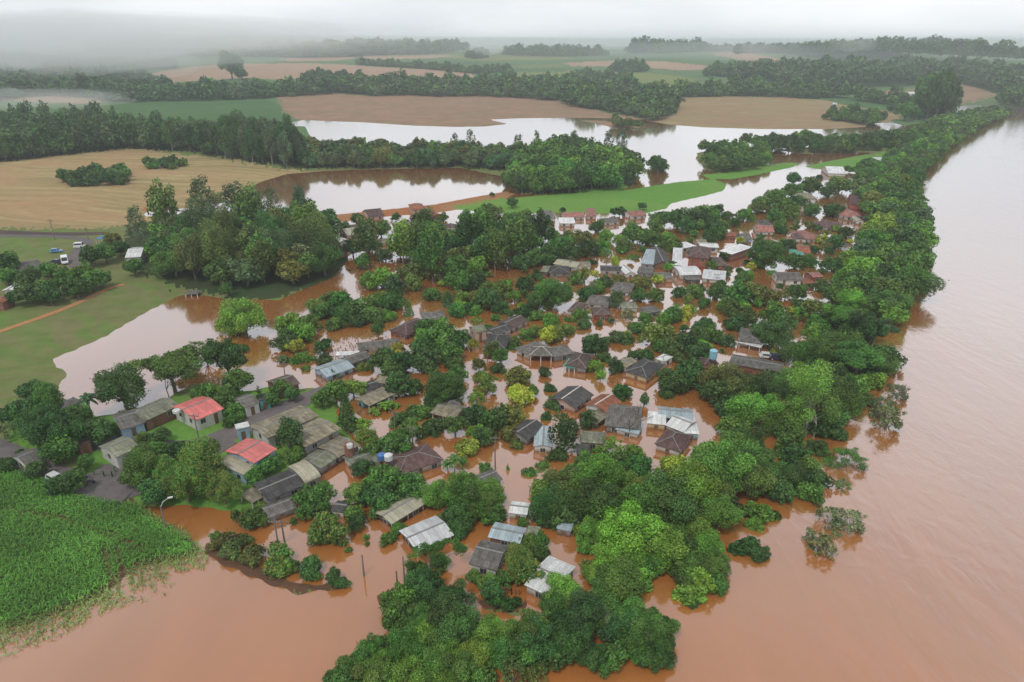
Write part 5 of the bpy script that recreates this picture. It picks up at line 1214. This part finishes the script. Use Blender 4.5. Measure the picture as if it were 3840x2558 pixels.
for m_, nm, lb, hh in ((deep, 'corn_field', 'dense tall green corn field, lower left', 1.35), (~deep, 'drowned_corn', 'sparse flooded corn fading into the water', 1.0)):
    blades(nm, pts[m_], np.maximum(gg[m_], -.25) - .1, hh, M_leaf, lb, 'corn', (.11, .27, .042) if hh > 1.2 else (.15, .23, .06), 5 if hh > 1.2 else 4, .05, tn[m_])
# tufts in the drowned plot
fp = polyw("688,835 712,800 800,775 860,770 900,775 880,800 820,812 770,830 720,850"); q = poisson(fp, .9, rng); q = q[rng.random(len(q)) < .45]
blades('drowned_tufts', q, np.zeros(len(q)) - .1, .5, M_leaf, 'brown drowned tufts in the pale flooded plot', 'plants', (.17, .10, .04), 3, .12)
# ================================================================ poles, tanks, cars, fences
def ground_at(t, bx, by):
    x, y = onz(*tp(t, bx, by)); g = max(0, h1(x, y)); return (*onz(*tp(t, bx, by), g), g)
def pole(t, bx, by, ty, label, arm=1, name='utility_pole', cat='utility pole'):
    x, y, g = ground_at(t, bx, by); dp = to_px(x, y, g)[2]
    hgt = abs(by - ty) * T[t][2] * dp / F * 1.06; r = .13
    e = tag(link(name, None, None, (x, y, g), random.uniform(-.5, .5)), label, cat)
    b = MB(); b.tube([(0, 0, -1), (0, 0, hgt * .5), (.02, 0, hgt)], [r * 1.3, r, r * .8], 8); b.build('post', M_conc if arm != 2 else M_bark, e)
    if arm == 1:
        b = MB(); b.box(-1.0, 1.0, -.06, .06, hgt - .55, hgt - .42); b.box(-.7, .7, -.05, .05, hgt - 1.3, hgt - 1.2); b.build('crossarm', M_bark, e)
        for k in (-.9, -.35, .35, .9):
            b = MB(); b.lathe([(.05, hgt - .42), (.09, hgt - .36), (.05, hgt - .3), (.07, hgt - .24), (.02, hgt - .2)], 8, k, 0); b.build('insulator', M_capd, e)
    if arm == 3:
        b = MB(); b.tube([(0, 0, hgt - .2), (.5, 0, hgt + .7), (1.5, 0, hgt + 1.25)], [.07, .06, .05], 6); b.build('arm', M_pgrey, e)
        b = MB(); b.box(1.3, 2.1, -.16, .16, hgt + 1.15, hgt + 1.32); b.build('lamp_head', M_pgrey, e)
    return e
M_conc = simple('concrete_post', (.17, .16, .15), .9); M_pgrey = simple('pale_paint', (.6, .6, .58), .5)
pole('B1', 1528, 365, 110, 'leaning street lamp at the orange flood corner', 3, 'street_lamp', 'street lamp')
pole('A2', 670, 392, 185, 'dark pole in front of the brown ridged house')
pole('A2', 1838, 1010, 760, 'thin pole beside the palm tuft in pale water')
pole('A2', 1672, 830, 620, 'thin pole between flooded shrubs')
pole('B2', 602, 675, 370, 'left of two flooded poles by the hedge')
pole('B2', 655, 620, 385, 'right of two flooded poles by the hedge')
pole('B2', 1765, 1075, 690, 'tall thin pole below the white metal gable shed', 0)
pole('B2', 1698, 1105, 840, 'dark palm stump post at the round mound', 2, 'stump', 'stump')
pole('A1', 1850, 1010, 640, 'pole before the faded red roof')
pole('A3', 630, 1180, 840, 'dark pole in the orange pool by dark trees')
pole('C1', 510, 505, 310, 'left pole at the stubble field road')
pole('C1', 815, 495, 385, 'right pole at the stubble field road')
pole('C3', 700, 905, 770, 'corner pole before the sandy roof')
pole('C3', 1765, 850, 735, 'pole at the dark gable with white slope')
pole('C3', 1100, 850, 690, 'pole in the orange lagoon by pale tree')
pole('E4', 200, 960, 850, 'pole in front of timber posts house')
pole('B2', 1385, 930, 700, 'thin stake standing alone in flood', 0, 'stake', 'stake')
def tank(t, cx, by, r, hgt, z0, mat, label, name='water_tank', dome=True):
    x, y = onz(*tp(t, cx, by), z0); e = tag(link(name, None, None, (x, y, z0)), label, 'water tank')
    b = MB(); b.lathe([(r * .92, 0), (r, hgt * .1), (r, hgt * .85), (r * .96, hgt)], 18); b.build('drum', mat, e)
    b = MB(); b.lathe([(r * 1.03, hgt), (r * .7, hgt + r * .25), (.12, hgt + r * .36)] if dome else [(r * 1.04, hgt), (r * 1.04, hgt + .05)], 18); b.build('lid', mat, e)
    return e
M_blue = simple('blue_plastic', (.05, .16, .42), .4); M_silver = simple('silver_paint', (.62, .64, .66), .35); M_lb = simple('light_blue_plastic', (.25, .50, .62), .4)
tank('A2', 1548, 1085, .75, 1.1, 3.3, M_blue, 'dark blue tank left of the silver one on mauve roof')
tank('A2', 1610, 1090, .8, 1.1, 3.4, M_silver, 'silver tank on the purple brown roof')
tank('A2', 1255, 975, .6, .7, 4.4, M_pgrey, 'white domed tank on brick stand by tan roof')
q = MB(); q.box(-.75, .75, -.75, .75, -1.0, 4.35); x, y = onz(*tp('A2', 1252, 1020), 2.4); e = tag(link('tank_stand', None, None, (x, y, 0)), 'red brick stand carrying the white domed tank', 'tank stand'); q.build('shaft', wallmat('k'), e)
tank('F1', 510, 1015, .95, 2.2, 3.2, M_lb, 'light blue tank tower beside long slate roof')
tank('A1', 1625, 655, .8, .6, 4.2, M_pgrey, 'white round tank on faded red roof')
tank('F1', 560, 90, 1.0, .6, 3.3, M_pgrey, 'round white tank on the white flat roof')
tank('D3', 1043, 570, 2.5, 3, 3, M_pgrey, 'distant white silo dot in tan field')
bpy.data.objects.remove(bpy.context.scene.objects[-1]) if False else None
x, y, g = ground_at('A2', 285, 890); e = tag(link('kiosk', None, None, (x, y, g), .5), 'pale blue kiosk at the corner of the longest tan roof', 'kiosk')
q = MB(); q.box(-1.1, 1.1, -.9, .9, -.5, 2.9); q.build('wall', wallmat('l'), e); q = MB(); q.box(-1.3, 1.3, -1.1, 1.1, 2.9, 3.05); q.build('roof', M_pgrey, e); q = MB(); q.box(-.5, .3, -.94, -.88, .1, 2.1); q.build('door', M_door, e)
# cars
M_tyre = simple('tyre', (.02, .02, .02), .8); M_rim = simple('rim', (.4, .4, .4), .4)
def paint(n, c):
    m, nt, b = nmat(n); b.inputs['Base Color'].default_value = (*c, 1); b.inputs['Roughness'].default_value = .3; b.inputs['Coat Weight'].default_value = .5; return m
M_red = paint('lamp_red', (.5, .03, .02)); M_lamp = paint('lamp_clear', (.8, .8, .75))
def car(t, px, py, rz, pm, label, L=4.2, Wd=1.7, Hh=1.45, van=False, name='parked_car', cat='car'):
    x, y, g = ground_at(t, px, py); e = tag(link(name, None, None, (x, y, g + .12), rz), label, cat); a, w = L / 2, Wd / 2
    hb = .8 if not van else 1.0
    prof = [(-a, .32), (-a * .99, hb - .1), (-a * .9, hb)] + ([(-a * .86, Hh), (a * .52, Hh), (a * .74, hb + .05)] if van else [(-a * .72, Hh - .02), (a * .15, Hh), (a * .52, hb + .04)]) + [(a * .92, hb - .12), (a, hb - .3), (a, .32)]
    b = MB(); n = len(prof)
    def wy(z): return w if z <= hb + .02 else w - .16 * (z - hb) / (Hh - hb) * (1 if not van else .4)
    b.add([(p[0], -wy(p[1]), p[1]) for p in prof] + [(p[0], wy(p[1]), p[1]) for p in prof], [tuple(range(n))[::-1], tuple(range(n, 2 * n))] + [(i, (i + 1) % n, (i + 1) % n + n, i + n) for i in range(n)])
    b.build('body', pm, e)
    for sx in (-1, 1):
        q = MB(); y0 = sx * (w - .02); x0, x1 = (-a * .8, a * .5) if van else (-a * .64, a * .2)
        q.box(x0, x1, *sorted((y0 - sx * .12, y0 + sx * .0)), hb + .08, Hh - .14); q.build('side_window', M_glass, e)
        q = MB(); q.box(a - .03, a + .02, *sorted((sx * w * .6, sx * w * .92)), hb - .36, hb - .2); q.build('headlight', M_lamp, e)
        q = MB(); q.box(-a - .02, -a + .04, *sorted((sx * w * .65, sx * w * .95)), hb - .3, hb - .1); q.build('tail_light', M_red, e)
        for fx in (-.62, .62):
            q = MB(); q.tube([(fx * a, sx * (w - .2), .22), (fx * a, sx * (w + .02), .22)], [.33, .33], 14); wv = q.build('wheel', M_tyre, e)
            q = MB(); q.tube([(fx * a, sx * (w), .22), (fx * a, sx * (w + .035), .22)], [.19, .19], 10); q.build('rim', M_rim, wv)
    q = MB(); f0, f1 = ((a * .54, Hh - .08), (a * .74, hb + .1)) if van else ((a * .17, Hh - .06), (a * .5, hb + .1))
    q.add([(f0[0] + .03, -w * .78, f0[1]), (f0[0] + .03, w * .78, f0[1]), (f1[0] + .03, w * .86, f1[1]), (f1[0] + .03, -w * .86, f1[1]), (f0[0] - .05, -w * .78, f0[1]), (f0[0] - .05, w * .78, f0[1]), (f1[0] - .05, w * .86, f1[1]), (f1[0] - .05, -w * .86, f1[1])], [(3, 2, 1, 0), (4, 5, 6, 7), (0, 1, 5, 4), (2, 3, 7, 6), (1, 2, 6, 5), (3, 0, 4, 7)])
    q.build('windscreen', M_glass, e); return e
PW = paint('white_paint', (.75, .76, .78)); PD = paint('navy_paint', (.03, .03, .07)); PB = paint('blue_paint', (.12, .28, .5)); PG = paint('silver_car', (.55, .58, .56))
car('C1', 600, 700, -1.0, PW, 'white van parked on the country road bend', 5.6, 2.1, 2.3, True, 'parked_van', 'van')
car('C1', 515, 705, 2.9, PD, 'dark car beside the white van')
car('C1', 520, 605, .25, PB, 'blue car on the grass above the van')
car('C1', 735, 565, .3, PW, 'white truck box further up the country road', 3.8, 1.9, 2.1, True, 'parked_truck', 'truck')
car('L', 650, 520, -.5, PG, 'white car half hidden under roadside trees')
car('F1', 1110, 1010, -.2, PG, 'silver car stranded beside the long slate roof')
car('F1', 1215, 1025, -.2, PD, 'dark car stranded by yellowish shrub')
car('C2', 1255, 400, -.3, PD, 'dark car before the pale roof at pond side')
# motorcycle rider group on the asphalt end
def person(x, y, g, rz, shirt, trous, label, lean=0.0, parent=None):
    me = bpy.data.meshes.new('body'); J = [(0,0,.95),(0,.01,1.2),(0,0,1.42),(0,.01,1.52),(0,.02,1.66),(-.19,0,1.4),(-.26,.04,1.13),(-.24,.16,.92),(.19,0,1.4),(.27,.04,1.13),(.25,.16,.92),(-.1,0,.9),(-.12,.03,.5),(-.12,0,.08),(-.13,.14,.04),(.1,0,.9),(.12,.06,.5),(.12,0,.08),(.13,.14,.04)]
    E = [(0,1),(1,2),(2,3),(3,4),(2,5),(5,6),(6,7),(2,8),(8,9),(9,10),(0,11),(11,12),(12,13),(13,14),(0,15),(15,16),(16,17),(17,18)]
    rad = [.15,.14,.15,.06,.11,.07,.045,.035,.07,.045,.035,.09,.06,.045,.04,.09,.06,.045,.04]
    me.from_pydata(J, E, []); o = link('person', me, None, (x, y, g), rz); sk_ = o.modifiers.new('skin', 'SKIN')
    for i, v in enumerate(me.skin_vertices[0].data): v.radius = (rad[i], rad[i]); v.use_root = (i == 0)
    o.modifiers.new('sub', 'SUBSURF').levels = 1
    me.materials.append(simple('skin', (.35, .2, .14), .6)); tag(o, label, 'person')
    s = MB(); s.lathe([(.17, .93), (.175, 1.15), (.19, 1.35), (.13, 1.46)], 10); s.build('shirt', simple('shirt', shirt, .8), o)
    for sx in (-.11, .11):
        s = MB(); s.tube([(sx, .0, .98), (sx * 1.1, .04, .5), (sx * 1.1, 0, .12)], [.12, .09, .075], 8); s.build('trouser_leg', simple('trousers', trous, .8), o)
    s = MB(); s.lathe([(.115, 1.66), (.118, 1.72), (.08, 1.79), (.01, 1.81)], 10, 0, .0); s.build('hair', simple('hair', (.03, .02, .015), .7), o)
x, y, g = ground_at('A1', 800, 1300)
person(x - .7, y + .3, g + .1, 2.6, (.6, .65, .75), (.04, .05, .15), 'person in pale blue top standing on the asphalt end')
person(x + .2, y + .1, g + .1, 3.4, (.03, .04, .2), (.5, .5, .5), 'person in navy top and pale trousers on asphalt end')
e = tag(link('motorcycle', None, None, (x + .9, y - .6, g + .12), .5), 'small dark motorcycle beside the two people', 'motorcycle')
q = MB()
for fx in (-.62, .62):
    q = MB(); q.tube([(fx, -.05, .3), (fx, .05, .3)], [.3, .3], 14); q.build('wheel', M_tyre, e)
q = MB(); q.tube([(-.6, 0, .35), (-.1, 0, .55), (.3, 0, .75), (.6, 0, .35)], [.05, .12, .1, .04], 6); q.build('frame', PD, e)
q = MB(); q.box(-.6, .05, -.12, .12, .72, .82); q.build('seat', M_tyre, e)
q = MB(); q.tube([(.38, -.33, 1.0), (.32, 0, .95), (.38, .33, 1.0)], [.02, .02, .02], 5); q.build('handlebar', M_rim, e)
# fences
def fence(t, pts, hgt, step, mat, label, rails=2, pick=False):
    W_ = [ground_at(t, *p) for p in pts]; e = tag(link('fence', None, None, W_[0]), label, 'fence'); o = W_[0]
    rl = MB()
    for a, b in zip(W_[:-1], W_[1:]):
        a = np.array(a) - o; b = np.array(b) - o; L = np.linalg.norm(b - a); n = max(1, int(L / step))
        for i in range(n + 1):
            p = a + (b - a) * i / n; q = MB(); q.box(p[0] - .06, p[0] + .06, p[1] - .06, p[1] + .06, p[2] - .6, p[2] + hgt); q.build('post', mat, e)
        for k in range(rails):
            z = hgt * (.45 + .45 * k); rl.tube([a + (0, 0, z), b + (0, 0, z)], [.05, .05], 4)
    rl.build('rails', mat, e)
M_fg = simple('green_fence_paint', (.05, .14, .04), .8)
fence('A1', [(870, 1235), (960, 1245), (1035, 1250), (1060, 1200)], 1.3, 1.6, M_fg, 'green painted post fence before the mossy front garden')
fence('B3', [(700, 1090), (780, 1105), (850, 1110)], 1.3, .5, simple('rust_wood', (.25, .10, .05), .9), 'brown picket fence by the round hedge')
fence('A1', [(90, 1180), (160, 1200), (240, 1218)], .8, 1.2, M_conc, 'low pale roadside rail at bottom left')
# ================================================================ telling the trees apart
LM = [(lb, p) for lb, p, _ in HOUSES]
used = set(); per = {}
SZ = ['tiny', 'small', 'mid-sized', 'large', 'very large']
def words(s): return len(s.split())
for rec in sorted(TREES, key=lambda r: -r[5]):
    o, kind, tint, R, p, rp, bl, lab = rec
    if lab: used.add(lab); continue
    look = LOOK[tint] + (' blooming' if bl else ''); sz = SZ[min(4, int(R / 1.9))]
    cand = sorted(LM, key=lambda q: math.hypot(q[1][0] - p[0], (q[1][1] - p[1]) * 1.4)); ok = None
    river = p[0] > 2560 + max(0, 1150 - p[1]) * .9
    for lb, q in cand[:14]:
        dx, dy = p[0] - q[0], p[1] - q[1]
        if abs(dx) > 1.2 * abs(dy): rel = 'right of' if dx > 0 else 'left of'
        else: rel = 'behind' if dy < 0 else 'in front of'
        far = math.hypot(dx, dy) > 260
        if abs(dx) > 0.5 * abs(dy) and abs(dy) > 0.5 * abs(dx):
            rel = ('behind and ' if dy < 0 else 'before and ') + ('right of' if dx > 0 else 'left of')
        sh = 'the ' + lb
        L = f"{sz} {look} {FORM[kind]} {'well ' if far else ''}{rel} {sh}"
        w = L.split()
        if len(w) > 16: L = f"{look} {FORM[kind]} {rel} {sh}"
        if words(L) > 16: continue
        if L not in used: ok = L; break
    if ok is None: ok = L + ''
    used.add(ok); tag(o, ok[0].upper() + ok[1:])
GR = {'S': 'shrubs and bushes among the flooded houses', 'N': 'banana plants in the gardens', 'P': 'palms in the village', 'C': 'conifers in the village', 'T': 'small trees standing in the water', 'E': 'tall eucalyptus above the canopy', 'R': 'leafless trees'}
for r in TREES:
    if 'group' not in r[0].keys(): tag(r[0], group=GR.get(r[1], 'trees among the houses and along the river'))
for lb, p, e in HOUSES: tag(e, group='houses of the flooded village')
print('TREES', len(TREES), 'dup', len(TREES) - len({r[0]['label'] for r in TREES}))
# ================================================================ haze and fog
def volmat(n, dens, col=(.84, .93, 1.0)):
    m = bpy.data.materials.new(n); m.use_nodes = True; nt = m.node_tree; nt.nodes.remove(nt.nodes['Principled BSDF'])
    v = nt.nodes.new('ShaderNodeVolumePrincipled'); v.inputs['Density'].default_value = dens; v.inputs['Color'].default_value = (*col, 1); v.inputs['Anisotropy'].default_value = .1
    nt.links.new(v.outputs[0], nt.nodes['Material Output'].inputs['Volume']); return m
b = MB(); b.box(-8500, 8500, -280, 13900, -3, 128); hz = b.build('haze', volmat('haze_air', .00018)); tag(hz, kind='stuff')
def fog(px, py, dist, rx, ry, rz_, z, dens, seed, label):
    d = ray(px * K, py * K); s = dist / math.hypot(d[0], d[1]); x, y = d[0] * s, d[1] * s
    r2 = np.random.default_rng(seed); V = []; Fq = []; nu, nv = 40, 20
    ph = r2.uniform(0, 6.28, 6)
    for i in range(nv + 1):
        t = math.pi * i / nv
        for j in range(nu):
            w = 2 * math.pi * j / nu
            k = 1 + .16 * math.sin(3 * w + ph[0]) * math.sin(2 * t + ph[1]) + .12 * math.sin(5 * w + ph[2]) * math.sin(4 * t + ph[3]) + .07 * math.sin(9 * w + ph[4] + 3 * t)
            V.append((x + rx * k * math.sin(t) * math.cos(w), y + ry * k * math.sin(t) * math.sin(w), z + rz_ * k * math.cos(t)))
    for i in range(nv):
        for j in range(nu): Fq.append((i * nu + j, i * nu + (j + 1) % nu, (i + 1) * nu + (j + 1) % nu, (i + 1) * nu + j))
    o = link('fog_bank', mesh('fog_bank', V, [tuple(f[::-1]) for f in Fq], volmat('fog_air', dens, (.99, .996, 1.0)))); tag(o, label, 'fog', kind='stuff')
fog(60, 130, 1500, 520, 200, 46, 80, .0030, 1, 'thick pale fog bank over the far left wood')
fog(210, 165, 1250, 210, 110, 34, 64, .0030, 2, 'smoky drift before the far left wood')
fog(40, 215, 860, 120, 60, 9, 26, .004, 3, 'thin fog wisp above the eucalyptus wood')
fog(150, 110, 1900, 700, 240, 40, 92, .0012, 9, 'tall fog shelf rising over the left horizon')
fog(480, 118, 2300, 300, 160, 16, 80, .0015, 10, 'thin fog veil left of centre horizon')
fog(1115, 127, 2300, 60, 50, 16, 60, .006, 4, 'small smoke puff at the centre horizon')
fog(1960, 128, 2100, 60, 50, 18, 75, .003, 5, 'faint smoke column on the right hillside')
fog(1177, 100, 5200, 7000, 3400, 50, 60, .0005, 12, 'blue mist layer lying over the far hills')
fog(2330, 118, 2500, 420, 200, 12, 84, .0008, 8, 'mist hugging the far right ridge')
